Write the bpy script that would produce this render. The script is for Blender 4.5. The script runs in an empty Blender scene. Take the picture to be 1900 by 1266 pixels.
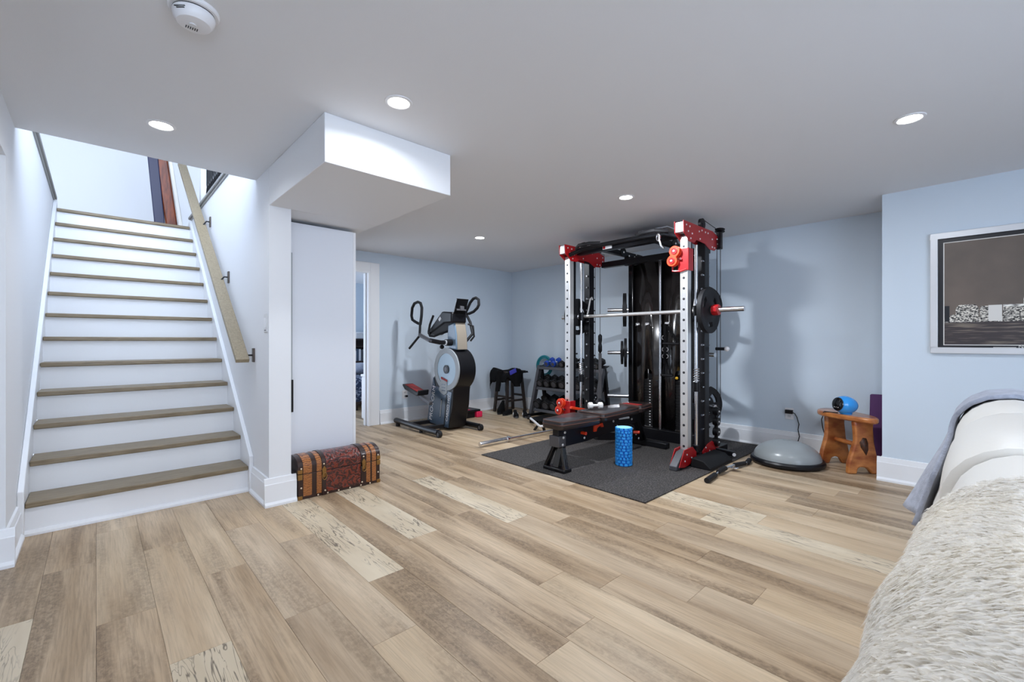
import bpy, bmesh, math, random
from mathutils import Vector, Matrix
random.seed(7)
S = bpy.context.scene
COL = S.collection
PI = math.pi

# ------------------------------------------------------------------ camera, world, exposure
EYE = 1.2
cam_d = bpy.data.cameras.new('camera')
cam_d.sensor_width = 36.0
cam_d.lens = 36.0 * 825.0 / 1900.0
cam_d.clip_start = 0.02
cam = bpy.data.objects.new('camera', cam_d)
COL.objects.link(cam)
AZ = math.atan2(882, 825)
cam.location = (0, 0, EYE)
cam.rotation_euler = (PI / 2, 0, AZ - PI / 2)
S.camera = cam

W = bpy.data.worlds.new('world')
S.world = W
W.use_nodes = True
bg = W.node_tree.nodes['Background']
bg.inputs[0].default_value = (0.69, 0.81, 1.0, 1)
bg.inputs[1].default_value = 3.5

S.view_settings.view_transform = 'Standard'
S.view_settings.look = 'None'
S.view_settings.gamma = 1
S.view_settings.exposure = 0.68
S.view_settings.use_curve_mapping = False

# ------------------------------------------------------------------ materials
MATS = {}
def srgb(r, g, b):
    f = lambda c: (c / 255 / 12.92) if c / 255 <= 0.04045 else ((c / 255 + 0.055) / 1.055) ** 2.4
    return (f(r), f(g), f(b))

def M(name, col, rough=0.5, metal=0.0, col2=None, nscale=8.0, stretch=(1, 1, 1), detail=4, lo=.35, hi=.65,
      bump=0.0, bscale=60.0, spec=0.5, emit=None, estr=0.0, coat=0.0, sheen=0.0, trans=0.0):
    m = bpy.data.materials.new(name)
    m.use_nodes = True
    nt = m.node_tree
    p = nt.nodes['Principled BSDF']
    p.inputs['Base Color'].default_value = (*col, 1)
    p.inputs['Roughness'].default_value = rough
    p.inputs['Metallic'].default_value = metal
    p.inputs['Specular IOR Level'].default_value = spec
    if coat: p.inputs['Coat Weight'].default_value = coat
    if sheen: p.inputs['Sheen Weight'].default_value = sheen
    if trans: p.inputs['Transmission Weight'].default_value = trans
    if emit:
        p.inputs['Emission Color'].default_value = (*emit, 1)
        p.inputs['Emission Strength'].default_value = estr
    tc = nt.nodes.new('ShaderNodeTexCoord')
    if col2 is not None:
        mp = nt.nodes.new('ShaderNodeMapping'); mp.inputs['Scale'].default_value = stretch
        n = nt.nodes.new('ShaderNodeTexNoise'); n.inputs['Scale'].default_value = nscale; n.inputs['Detail'].default_value = detail
        r = nt.nodes.new('ShaderNodeValToRGB')
        r.color_ramp.elements[0].position = lo; r.color_ramp.elements[0].color = (*col, 1)
        r.color_ramp.elements[1].position = hi; r.color_ramp.elements[1].color = (*col2, 1)
        nt.links.new(tc.outputs['Object'], mp.inputs[0]); nt.links.new(mp.outputs[0], n.inputs[0])
        nt.links.new(n.outputs[0], r.inputs[0]); nt.links.new(r.outputs[0], p.inputs['Base Color'])
    if bump:
        n2 = nt.nodes.new('ShaderNodeTexNoise'); n2.inputs['Scale'].default_value = bscale; n2.inputs['Detail'].default_value = 3
        b = nt.nodes.new('ShaderNodeBump'); b.inputs['Strength'].default_value = bump; b.inputs['Distance'].default_value = 0.01
        nt.links.new(tc.outputs['Object'], n2.inputs[0]); nt.links.new(n2.outputs[0], b.inputs['Height']); nt.links.new(b.outputs[0], p.inputs['Normal'])
    MATS[name] = m
    return m

M('wall_white', (.80, .81, .83), .6, bump=.05, bscale=220)
M('wall_blue', (.625, .71, .795), .6, bump=.05, bscale=220)
M('ceiling_white', (.80, .81, .835), .75, bump=.05, bscale=220)
M('trim_white', (.84, .85, .87), .35)
M('panel_white', (.76, .79, .85), .3)
M('tread_oak', srgb(140, 124, 98), .4, col2=srgb(116, 100, 76), nscale=6, stretch=(1.5, 14, 14))
M('rail_oak', srgb(152, 138, 112), .38, col2=srgb(136, 122, 98), nscale=6, stretch=(14, 1.5, 14))
M('cap_grey', srgb(146, 146, 144), .5)
M('bronze', srgb(92, 82, 76), .4, .6)
M('black', (.006, .006, .008), .38, spec=.35)
M('black_gloss', (.006, .006, .007), .2, coat=.5)
M('black_matte', (.008, .008, .009), .7, spec=.25)
M('rubber', (.009, .009, .011), .6, spec=.35, bump=.15, bscale=150)
M('mat_rubber', (.028, .025, .024), .85, col2=(.105, .095, .090), nscale=85, detail=4, lo=.46, hi=.66, bump=.25, bscale=160)
M('shroud', (.016, .0135, .013), .22, coat=.6)
M('chrome', (.78, .78, .80), .18, 1.0)
M('silver', (.80, .80, .80), .34, .75)
M('steel', (.55, .55, .57), .35, .8)
M('rack_red', srgb(176, 20, 26), .35, coat=.3)
M('rack_orange', srgb(232, 66, 28), .38, coat=.3)
M('bolt', (.80, .80, .82), .3, .5)
M('stack', (.014, .014, .015), .5)
M('white_plastic', (.82, .82, .84), .35)
M('off_white', (.72, .72, .73), .4)
M('dark_slot', (.02, .02, .025), .6)
M('lamp_emit', (1, 1, 1), .5, emit=(1.0, .98, .95), estr=22)
M('roller_blue', srgb(52, 166, 246), .5)
M('roller_deep', srgb(24, 112, 214), .55)
M('roller_core', srgb(150, 215, 240), .5)
M('dome_grey', srgb(150, 156, 158), .28, coat=.3)
M('stool_wood', srgb(206, 134, 72), .3, col2=srgb(146, 74, 34), nscale=5, stretch=(1.2, 1.2, 2.6), detail=6, lo=.38, hi=.66, coat=.4)
M('stool_knot', srgb(40, 22, 14), .5, col2=srgb(88, 48, 26), nscale=40)
M('purple', srgb(78, 30, 88), .6, bump=.1, bscale=200)
M('egg_blue', srgb(52, 160, 242), .2, coat=.5)
M('cream', (.86, .83, .77), .4, bump=.06, bscale=90)
M('throw_grey', srgb(150, 156, 172), .9, col2=srgb(172, 178, 194), nscale=30, bump=.35, bscale=160, sheen=.3)
M('shag', (.95, .91, .84), .9, col2=(.92, .89, .84), nscale=5, sheen=.2)
M('frame_silver', (.72, .73, .75), .35, .3)
M('poster_black', (.012, .012, .016), .35)
M('poster_line', (.72, .70, .66), .4)
M('poster_sky', srgb(96, 86, 78), .45, col2=srgb(112, 99, 90), nscale=3)
M('poster_water', srgb(60, 52, 54), .45, col2=srgb(150, 138, 122), nscale=4, stretch=(1, 1.2, 14), lo=.5, hi=.8)
M('poster_city', srgb(40, 37, 36), .45, col2=srgb(236, 230, 218), nscale=85, stretch=(1, 1, 1.5), detail=5, lo=.42, hi=.62)
M('poster_city_bright', srgb(120, 116, 112), .45, col2=srgb(250, 248, 240), nscale=60, stretch=(1, .5, 1.8), detail=5, lo=.36, hi=.56)
M('vinyl', (.020, .013, .013), .35, coat=.25, bump=.04, bscale=250)
M('stitch_brown', srgb(86, 54, 44), .5)
M('white_vinyl', (.80, .78, .76), .45)
M('ell_blue', srgb(62, 84, 106), .35, coat=.3)
M('ell_light', srgb(118, 142, 164), .35, coat=.3)
M('ell_grey', srgb(158, 164, 168), .4)
M('ell_disc', srgb(178, 206, 226), .35)
M('ell_tan', srgb(150, 140, 126), .4)
M('pedal_red', srgb(150, 30, 26), .6)
M('pink', srgb(236, 38, 88), .5)
M('teal', srgb(22, 128, 140), .45)
M('blue_vinyl', srgb(28, 78, 190), .4)
M('tag_blue', srgb(78, 78, 190), .5)
M('stool_dark', srgb(58, 48, 44), .5, col2=srgb(34, 28, 26), nscale=8, stretch=(6, 6, 1))
M('cloth_black', (.006, .006, .007), .95, spec=.2, bump=.3, bscale=60)
M('iron_grey', srgb(92, 92, 96), .45, .4)
M('hex_rubber', (.009, .009, .010), .5, spec=.4, bump=.1, bscale=120)
M('leather_dark', srgb(44, 22, 18), .35, coat=.3, bump=.1, bscale=80)
M('brass', srgb(150, 112, 62), .4, .7)
M('stud', srgb(226, 206, 180), .3, .5)
M('navy', srgb(26, 26, 62), .35)
M('door_wood', srgb(132, 62, 26), .35, col2=srgb(92, 40, 18), nscale=6, stretch=(6, 6, 1))
M('slate', srgb(70, 84, 104), .35)
M('quilt', srgb(52, 64, 92), .9, col2=srgb(150, 160, 182), nscale=22, lo=.5, hi=.56)
M('shelf_dark', srgb(54, 34, 26), .5)
M('vent_white', (.70, .70, .70), .5)
M('amber', srgb(226, 176, 40), .4)
M('brown_sock', srgb(180, 60, 50), .7)

def shag_pile():
    m = M('shag_pile', (.95, .92, .86), .9, col2=(.88, .87, .85), nscale=5); nt = m.node_tree
    p = nt.nodes['Principled BSDF']; out = nt.nodes['Material Output']
    t = nt.nodes.new('ShaderNodeBsdfTranslucent'); t.inputs[0].default_value = (.97, .93, .86, 1)
    x = nt.nodes.new('ShaderNodeMixShader'); x.inputs[0].default_value = .5
    nt.links.new(p.outputs[0], x.inputs[1]); nt.links.new(t.outputs[0], x.inputs[2]); nt.links.new(x.outputs[0], out.inputs[0])
shag_pile()

def wood_plank(name, a, b, kind):
    m = bpy.data.materials.new(name); m.use_nodes = True; nt = m.node_tree; L = nt.links.new
    p = nt.nodes['Principled BSDF']; p.inputs['Roughness'].default_value = .42; p.inputs['Specular IOR Level'].default_value = .35
    tc = nt.nodes.new('ShaderNodeTexCoord'); oi = nt.nodes.new('ShaderNodeObjectInfo')
    mul = nt.nodes.new('ShaderNodeMath'); mul.operation = 'MULTIPLY'; mul.inputs[1].default_value = 57.0; L(oi.outputs['Random'], mul.inputs[0])
    add = nt.nodes.new('ShaderNodeVectorMath'); add.operation = 'ADD'; L(tc.outputs['Object'], add.inputs[0]); L(mul.outputs[0], add.inputs[1])
    def noise(sx, sy, sc, det, dist=0.0, rough=.5):
        mp = nt.nodes.new('ShaderNodeMapping'); mp.inputs['Scale'].default_value = (sx, sy, 1); L(add.outputs[0], mp.inputs[0])
        n = nt.nodes.new('ShaderNodeTexNoise'); n.inputs['Scale'].default_value = sc; n.inputs['Detail'].default_value = det
        n.inputs['Distortion'].default_value = dist; n.inputs['Roughness'].default_value = rough
        L(mp.outputs[0], n.inputs[0]); return n.outputs[0]
    def ramp(src, stops):
        r = nt.nodes.new('ShaderNodeValToRGB'); e = r.color_ramp.elements
        e[0].position, e[0].color = stops[0][0], (*stops[0][1], 1); e[1].position, e[1].color = stops[-1][0], (*stops[-1][1], 1)
        for q, c in stops[1:-1]:
            x = e.new(q); x.color = (*c, 1)
        L(src, r.inputs[0]); return r.outputs[0]
    def mix(fac, A, Bc, mode='MIX'):
        x = nt.nodes.new('ShaderNodeMix'); x.data_type = 'RGBA'; x.blend_type = mode
        if isinstance(fac, (int, float)): x.inputs[0].default_value = fac
        else: L(fac, x.inputs[0])
        for s, i in ((A, 6), (Bc, 7)):
            if isinstance(s, tuple): x.inputs[i].default_value = (*s, 1)
            else: L(s, x.inputs[i])
        return x.outputs[2]
    k = lambda v: (v, v, v)
    if kind == 'crackle':
        base = ramp(noise(4, .8, 2, 3), [(.3, b), (.7, a)])
        vein = ramp(noise(9, .9, 3.2, 2, 1.6), [(.462, k(0)), (.492, k(1)), (.508, k(1)), (.538, k(0))])
        vmask = ramp(noise(1.6, .8, 3, 2), [(.36, k(0)), (.56, k(.9))])
        f = nt.nodes.new('ShaderNodeMath'); f.operation = 'MULTIPLY'; L(vein, f.inputs[0]); L(vmask, f.inputs[1])
        colr = mix(f.outputs[0], base, srgb(104, 92, 78))
    else:
        base = ramp(noise(5, .55, 1.6, 4), [(.30, b), (.5, tuple((x + y) / 2 for x, y in zip(a, b))), (.68, a)])
        fine = ramp(noise(42, 1.6, 3, 5, .3, .65), [(.32, k(.60)), (.58, k(1.0))])
        colr = mix(.75 if kind == 'dark' else .5, base, fine, 'MULTIPLY')
        patch = ramp(noise(4.0, .40, 2.0, 3), [(.47, k(0)), (.60, k(1))])
        saw = ramp(noise(16, 9, 4, 4, .5, .7), [(.40, k(.55 if kind == 'dark' else .74)), (.62, k(1))])
        pc = mix(1.0, colr, saw, 'MULTIPLY')
        pc = mix(.35 if kind == 'dark' else .18, pc, srgb(122, 96, 68))
        colr = mix(patch, colr, pc)
    tint = nt.nodes.new('ShaderNodeMapRange'); tint.inputs[3].default_value = .95; tint.inputs[4].default_value = 1.04; L(oi.outputs['Random'], tint.inputs[0])
    hs = nt.nodes.new('ShaderNodeHueSaturation'); L(colr, hs.inputs['Color']); L(tint.outputs[0], hs.inputs['Value'])
    L(hs.outputs[0], p.inputs['Base Color'])
    bp = nt.nodes.new('ShaderNodeBump'); bp.inputs['Strength'].default_value = .12; bp.inputs['Distance'].default_value = .004
    L(noise(42, 1.6, 3, 4), bp.inputs['Height']); L(bp.outputs[0], p.inputs['Normal'])
    MATS[name] = m
wood_plank('plank_beige', srgb(212, 190, 160), srgb(186, 160, 128), 'plain')
wood_plank('plank_grey', srgb(206, 185, 158), srgb(174, 150, 122), 'plain')
wood_plank('plank_brown', srgb(204, 180, 150), srgb(170, 144, 113), 'dark')
wood_plank('plank_crackle', srgb(218, 203, 178), srgb(198, 180, 152), 'crackle')

def tiger():
    m = M('tiger', srgb(206, 128, 60), .32, coat=.4)
    nt = m.node_tree; p = nt.nodes['Principled BSDF']
    tc = nt.nodes.new('ShaderNodeTexCoord'); w = nt.nodes.new('ShaderNodeTexWave'); w.bands_direction = 'Z'
    w.inputs['Scale'].default_value = 26; w.inputs['Distortion'].default_value = 5; w.inputs['Detail'].default_value = 2; w.inputs['Detail Scale'].default_value = 2
    r = nt.nodes.new('ShaderNodeValToRGB'); r.color_ramp.elements[0].color = (*srgb(104, 56, 30), 1); r.color_ramp.elements[1].color = (*srgb(176, 112, 58), 1)
    r.color_ramp.elements[0].position = .1; r.color_ramp.elements[1].position = .6
    nt.links.new(tc.outputs['Object'], w.inputs[0]); nt.links.new(w.outputs[0], r.inputs[0]); nt.links.new(r.outputs[0], p.inputs['Base Color'])
    m = M('embossed', srgb(128, 30, 16), .3, coat=.5)
    nt = m.node_tree; p = nt.nodes['Principled BSDF']
    tc = nt.nodes.new('ShaderNodeTexCoord'); v = nt.nodes.new('ShaderNodeTexWave'); v.wave_type = 'RINGS'; v.inputs['Scale'].default_value = 9
    v.inputs['Distortion'].default_value = 14; v.inputs['Detail'].default_value = 3; v.inputs['Detail Scale'].default_value = 2.2
    r = nt.nodes.new('ShaderNodeValToRGB'); r.color_ramp.elements[0].color = (*srgb(52, 12, 8), 1); r.color_ramp.elements[1].color = (*srgb(116, 38, 20), 1)
    r.color_ramp.elements[0].position = .25; r.color_ramp.elements[1].position = .75
    b = nt.nodes.new('ShaderNodeBump'); b.inputs['Strength'].default_value = .5; b.inputs['Distance'].default_value = .006
    nt.links.new(tc.outputs['Object'], v.inputs[0]); nt.links.new(v.outputs[0], r.inputs[0]); nt.links.new(r.outputs[0], p.inputs['Base Color'])
    nt.links.new(v.outputs[0], b.inputs['Height']); nt.links.new(b.outputs[0], p.inputs['Normal'])
tiger()

# ------------------------------------------------------------------ geometry helpers
class B:
    """collects shapes; becomes ONE mesh"""
    def __init__(s): s.v = []; s.f = []
    def add(s, vs, fs):
        n = len(s.v); s.v += [tuple(v) for v in vs]; s.f += [tuple(i + n for i in f) for f in fs]; return s
    def box(s, x0, x1, y0, y1, z0, z1):
        return s.add([(x0, y0, z0), (x1, y0, z0), (x1, y1, z0), (x0, y1, z0), (x0, y0, z1), (x1, y0, z1), (x1, y1, z1), (x0, y1, z1)],
                     [(0, 3, 2, 1), (4, 5, 6, 7), (0, 1, 5, 4), (1, 2, 6, 5), (2, 3, 7, 6), (3, 0, 4, 7)])
    def bar(s, p0, p1, w, h, up=(0, 0, 1)):
        """rectangular bar from p0 to p1, w across, h along up"""
        p0, p1 = Vector(p0), Vector(p1); d = (p1 - p0).normalized(); u = Vector(up); a = d.cross(u).normalized(); u = a.cross(d).normalized()
        vs = []
        for p in (p0, p1):
            for i, j in ((-1, -1), (1, -1), (1, 1), (-1, 1)): vs.append(p + a * (i * w / 2) + u * (j * h / 2))
        return s.add(vs, [(0, 1, 2, 3), (7, 6, 5, 4), (0, 4, 5, 1), (1, 5, 6, 2), (2, 6, 7, 3), (3, 7, 4, 0)])
    def tube(s, pts, r, n=10, closed=False, radii=None):
        pts = [Vector(p) for p in pts]; m = len(pts); vs = []; fs = []
        prev = None
        for i, p in enumerate(pts):
            if closed: d = pts[(i + 1) % m] - pts[i - 1]
            else: d = pts[min(i + 1, m - 1)] - pts[max(i - 1, 0)]
            d = d.normalized() if d.length > 1e-9 else Vector((0, 0, 1))
            if prev is None:
                a = d.cross(Vector((0, 0, 1)))
                if a.length < 1e-3: a = d.cross(Vector((1, 0, 0)))
            else: a = prev - d * prev.dot(d)
            a.normalize(); prev = a; b = d.cross(a)
            rr = radii[i] if radii else r
            for k in range(n):
                t = 2 * PI * k / n; vs.append(p + a * (math.cos(t) * rr) + b * (math.sin(t) * rr))
        rng = m if closed else m - 1
        for i in range(rng):
            for k in range(n):
                q = (i + 1) % m
                fs.append((i * n + k, i * n + (k + 1) % n, q * n + (k + 1) % n, q * n + k))
        if not closed:
            fs.append(tuple(range(n))[::-1]); fs.append(tuple((m - 1) * n + k for k in range(n)))
        return s.add(vs, fs)
    def cyl(s, p0, p1, r, n=16, r2=None): return s.tube([p0, p1], r, n, radii=[r, r if r2 is None else r2])
    def lathe(s, prof, c=(0, 0, 0), axis=(0, 0, 1), n=24):
        ax = Vector(axis).normalized(); a = ax.cross(Vector((0, 0, 1)))
        if a.length < 1e-3: a = Vector((1, 0, 0))
        a.normalize(); b = ax.cross(a); c = Vector(c); vs = []; fs = []
        for r, h in prof:
            for k in range(n):
                t = 2 * PI * k / n; vs.append(c + ax * h + a * (math.cos(t) * r) + b * (math.sin(t) * r))
        m = len(prof)
        for i in range(m - 1):
            for k in range(n): fs.append((i * n + k, i * n + (k + 1) % n, (i + 1) * n + (k + 1) % n, (i + 1) * n + k))
        if prof[0][0] > 1e-6: fs.append(tuple(range(n))[::-1])
        if prof[-1][0] > 1e-6: fs.append(tuple((m - 1) * n + k for k in range(n)))
        return s.add(vs, fs)
    def prism(s, poly, plane, a0, a1):
        """poly in plane 'yz','xz','xy', extruded along the third axis from a0 to a1"""
        mk = {'yz': lambda p, a: (a, p[0], p[1]), 'xz': lambda p, a: (p[0], a, p[1]), 'xy': lambda p, a: (p[0], p[1], a)}[plane]
        n = len(poly); vs = [mk(p, a0) for p in poly] + [mk(p, a1) for p in poly]
        fs = [tuple(range(n))[::-1], tuple(range(n, 2 * n))] + [(i, (i + 1) % n, n + (i + 1) % n, n + i) for i in range(n)]
        return s.add(vs, fs)
    def ball(s, c, rx, ry, rz, n=16, m=10):
        prof = []
        vs = []; fs = []
        for i in range(m + 1):
            t = -PI / 2 + PI * i / m
            for k in range(n):
                a = 2 * PI * k / n; vs.append((c[0] + rx * math.cos(t) * math.cos(a), c[1] + ry * math.cos(t) * math.sin(a), c[2] + rz * math.sin(t)))
        for i in range(m):
            for k in range(n): fs.append((i * n + k, i * n + (k + 1) % n, (i + 1) * n + (k + 1) % n, (i + 1) * n + k))
        return s.add(vs, fs)
    def grid(s, fn, nu, nv):
        vs = [fn(i / nu, j / nv) for i in range(nu + 1) for j in range(nv + 1)]
        fs = [(i * (nv + 1) + j, (i + 1) * (nv + 1) + j, (i + 1) * (nv + 1) + j + 1, i * (nv + 1) + j + 1) for i in range(nu) for j in range(nv)]
        return s.add(vs, fs)

def wloc(o):
    p = Vector((0, 0, 0))
    while o is not None: p = p + o.location; o = o.parent
    return p

def obj(name, b, mat, parent=None, bev=0.0, smooth=35, origin=None, local=False, solid=0.0, sub=0):
    """link the shapes of b (world coordinates unless local) as one mesh object"""
    me = bpy.data.meshes.new(name)
    off = wloc(parent) if parent is not None else Vector((0, 0, 0))
    o = bpy.data.objects.new(name, me)
    org = Vector((0, 0, 0))
    if origin is not None: org = Vector(origin) - off; o.location = org
    sh = Vector((0, 0, 0)) if local else -(off + org)
    me.from_pydata([(v[0] + sh.x, v[1] + sh.y, v[2] + sh.z) for v in b.v], [], b.f)
    bm = bmesh.new(); bm.from_mesh(me); bmesh.ops.remove_doubles(bm, verts=bm.verts, dist=1e-6)
    bmesh.ops.recalc_face_normals(bm, faces=bm.faces); bm.to_mesh(me); bm.free()
    if smooth:
        me.shade_smooth(); me.set_sharp_from_angle(angle=math.radians(smooth))
    me.materials.append(MATS[mat]); COL.objects.link(o)
    if parent is not None: o.parent = parent
    if solid:
        m = o.modifiers.new('solid', 'SOLIDIFY'); m.thickness = solid; m.offset = 0
    if sub:
        m = o.modifiers.new('sub', 'SUBSURF'); m.levels = sub; m.render_levels = sub
    if bev:
        m = o.modifiers.new('bevel', 'BEVEL'); m.width = bev; m.segments = 2; m.limit_method = 'ANGLE'; m.angle_limit = math.radians(40)
    return o

def inst(name, src, parent, loc, rot=None):
    """another object with the same mesh data, at a world location"""
    o = bpy.data.objects.new(name, src.data); COL.objects.link(o)
    off = wloc(parent) if parent is not None else Vector((0, 0, 0))
    o.location = Vector(loc) - off
    if rot: o.rotation_euler = rot
    if parent is not None: o.parent = parent
    return o

def tag(o, label, cat, group=None):
    o['label'] = label; o['category'] = cat
    if group: o['group'] = group
    return o
def thing(name, label, cat, loc=(0, 0, 0), group=None):
    o = bpy.data.objects.new(name, None); o.empty_display_size = .1; COL.objects.link(o); o.location = loc
    return tag(o, label, cat, group)
def struct(name, b, mat, bev=0.0, label=None):
    o = obj(name, b, mat, bev=bev); o['kind'] = 'structure'
    if label: o['label'] = label
    return o
def copy_tree(root, loc, rz=0.0, label=None, scale=None):
    r = root.copy(); COL.objects.link(r); r.location = loc; r.rotation_euler = (0, 0, rz)
    if scale: r.scale = (scale,) * 3
    if label: r['label'] = label
    for ch in list(root.children):
        c = ch.copy(); COL.objects.link(c); c.parent = r
        for g in list(ch.children):
            d = g.copy(); COL.objects.link(d); d.parent = c
    return r
def text_part(name, body, size, mat, parent, origin, xa, ya, ext=.0008, align='LEFT'):
    cu = bpy.data.curves.new('t', 'FONT'); cu.body = body; cu.size = size; cu.extrude = ext; cu.align_x = align
    t = bpy.data.objects.new('t', cu); COL.objects.link(t)
    bpy.context.view_layer.update()
    me = bpy.data.meshes.new_from_object(t.evaluated_get(bpy.context.evaluated_depsgraph_get()))
    bpy.data.objects.remove(t); bpy.data.curves.remove(cu)
    xa = Vector(xa).normalized(); ya = Vector(ya); ya = (ya - xa * ya.dot(xa)).normalized(); za = xa.cross(ya)
    Mx = Matrix((xa, ya, za)).transposed().to_4x4(); Mx.translation = Vector(origin) - wloc(parent)
    me.transform(Mx); me.materials.clear(); me.materials.append(MATS[mat])
    o = bpy.data.objects.new(name, me); COL.objects.link(o); o.parent = parent
    return o
def arc(cx, cy, r, a0, a1, n): return [(cx + r * math.cos(math.radians(a0 + (a1 - a0) * i / n)), cy + r * math.sin(math.radians(a0 + (a1 - a0) * i / n))) for i in range(n + 1)]

# ------------------------------------------------------------------ the shell
H = 2.46                      # ceiling height
XR, YB = 5.58, 5.97           # right wall, back wall
XP, YP = 4.95, 0.62           # face and end of the wall that steps forward on the right
XL = -0.35                    # left wall beside the stairs
XS0, XS1 = 0.916, 1.066       # stair wall (its end is the white column)
YC = 3.56                     # front of that column
ZS = 2.185                    # underside of the boxed-in bulkhead
UP = 2.68                     # upper floor
YMIN = -3.2
struct('wall_back', B().box(XS1, 1.95, YB, YB + .12, 0, H).box(1.95, 2.83, YB, YB + .12, 2.19, H).box(2.83, XR + .12, YB, YB + .12, 0, H), 'wall_blue')
struct('wall_right', B().box(XR, XR + .12, YP - .05, YB, 0, H), 'wall_blue')
struct('wall_right_front', B().box(XP, XR + .3, YMIN, YP, 0, H), 'wall_blue')
struct('wall_front_added', B().box(2.2, XR + .3, YMIN - .12, YMIN, 0, H), 'wall_blue')  # added behind the camera; narrows the daylight opening to darken the picture wall
struct('wall_left_added', B().box(-2.3, -2.2, YMIN, YC + .2, 0, H).box(-2.2, XL - .2, YC + .06, YC + .2, 0, H), 'wall_white')  # added out of view; closes off daylight that over-lit the left side
struct('ceiling', B().box(-2.3, XR + .3, YMIN, 3.92, H, H + .2).box(XS1, XR + .12, 3.92, YB + .12, H, H + .2), 'ceiling_white')
struct('wall_left', B().box(XL - .2, XL, YC, 7.33, 0, 2.78), 'wall_white')
struct('wall_stair', B().box(XS0, XS1, YC, YB, 0, 2.78).box(XS0, XS1, YB, 7.33, 0, 2.78), 'wall_white')
struct('trim_1', B().box(XL - .2, XL, 1.0, YC, ZS, H), 'wall_white', label='white beam running along the ceiling at the left')
struct('trim_2', B().box(XS0, 1.754, 2.485, YC, ZS, H).box(XS1, 1.754, YC, YB, ZS, H), 'wall_white', .004, label='white boxed-in ceiling bulkhead beside the stairs')

# floor: a slab with every plank laid on it
floor = struct('floor', B().box(-2.3, XR + .02, YMIN, YB + .14, -.08, -.007).box(1.4, 5.2, YB + .1, 9.6, -.08, -.007), 'dark_slot')
PW, PL = .198, 1.22
joint = {0: 2.558, -2: 2.818, 1: 2.07, 4: 2.869, -1: 3.306, 5: 2.102, 7: 1.166}
white_at = [(-.225, 2.56), (.308, 1.75), (1.133, 2.75), (1.072, 3.342), (1.553, 3.0), (2.15, 2.796), (3.211, 1.719)]
brown_at = [(.142, 2.258), (-.15, 3.107), (1.526, 2.37), (1.061, 1.735), (1.611, 1.526)]
def plank_mat(x0, x1, y0, y1):
    inside = lambda p: x0 <= p[0] < x1 and y0 <= p[1] < y1
    if any(inside(p) for p in white_at): return 'plank_crackle'
    if any(inside(p) for p in brown_at): return 'plank_brown'
    t = random.random()
    return 'plank_crackle' if t < .05 and x0 > 2.4 else 'plank_brown' if t < .48 else 'plank_grey' if t < .66 else 'plank_beige'
def lay(x_lo, x_hi, y_lo, y_hi, i0, i1):
    for i in range(i0, i1):
        x0, x1 = max(i * PW, x_lo), min((i + 1) * PW, x_hi)
        if x1 - x0 < .02: continue
        off = joint.get(i, random.random() * PL + 1)
        j = math.floor((y_lo - off) / PL)
        while True:
            y0, y1 = max(off + j * PL, y_lo), min(off + (j + 1) * PL, y_hi)
            j += 1
            if y0 >= y_hi: break
            if y1 - y0 < .03: continue
            g = .0004; c = ((x0 + x1) / 2, (y0 + y1) / 2, -.007)
            pl = B(); e = .0011
            a = [(x0 + g, y0 + g), (x1 - g, y0 + g), (x1 - g, y1 - g), (x0 + g, y1 - g)]
            bq = [(x0 + g + e, y0 + g + e), (x1 - g - e, y0 + g + e), (x1 - g - e, y1 - g - e), (x0 + g + e, y1 - g - e)]
            pl.add([(p[0], p[1], -.007) for p in a] + [(p[0], p[1], -.0008) for p in a] + [(p[0], p[1], 0) for p in bq],
                   [(0, 1, 5, 4), (1, 2, 6, 5), (2, 3, 7, 6), (3, 0, 4, 7), (4, 5, 9, 8), (5, 6, 10, 9), (6, 7, 11, 10), (7, 4, 8, 11), (8, 9, 10, 11)])
            obj('plank', pl, plank_mat(x0, x1, y0, y1), floor, smooth=0, origin=c)
lay(-.9, XR, -1.3, YB + .13, -5, 29)
lay(1.6, 5.0, YB + .13, 9.4, 8, 26)

# baseboards: tall board, sloped cap and shoe moulding
def baseboard(name, p0, p1, nrm):
    """p0->p1 along the wall foot, nrm pointing into the room"""
    p0, p1, n = Vector((*p0, 0)), Vector((*p1, 0)), Vector((*nrm, 0))
    prof = [(0, 0), (.034, 0), (.034, .016), (.024, .030), (.020, .032), (.020, .158), (.016, .162), (.010, .200), (0, .204)]
    m = len(prof); d = (p1 - p0).normalized()
    b = B()
    vs = [p + n * t + Vector((0, 0, z)) for p in (p0, p1) for t, z in prof]
    b.add(vs, [tuple(range(m)), tuple(range(m, 2 * m))[::-1]] + [(i, (i + 1) % m, m + (i + 1) % m, m + i) for i in range(m)])
    return struct(name, b, 'trim_white')
baseboard('baseboard_back', (2.975, YB), (XR, YB), (0, -1))
baseboard('baseboard_right', (XR, YP), (XR, YB), (-1, 0))
baseboard('baseboard_right_front', (XP, YMIN), (XP, YP + .034), (-1, 0))
baseboard('baseboard_right_return', (XP - .0, YP), (XR, YP), (0, 1))
baseboard('baseboard_column', (XS0 - .034, YC), (XS1 + .034, YC), (0, -1))
baseboard('baseboard_stair', (XS0, YC - .0), (XS0, 3.99), (-1, 0))
baseboard('baseboard_column_right', (XS1, YC), (XS1, 3.82), (1, 0))
baseboard('baseboard_left', (XL - .3, YC), (XL + .034, YC), (0, -1))
baseboard('baseboard_left_stair', (XL, YC), (XL, 3.99), (1, 0))

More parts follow.
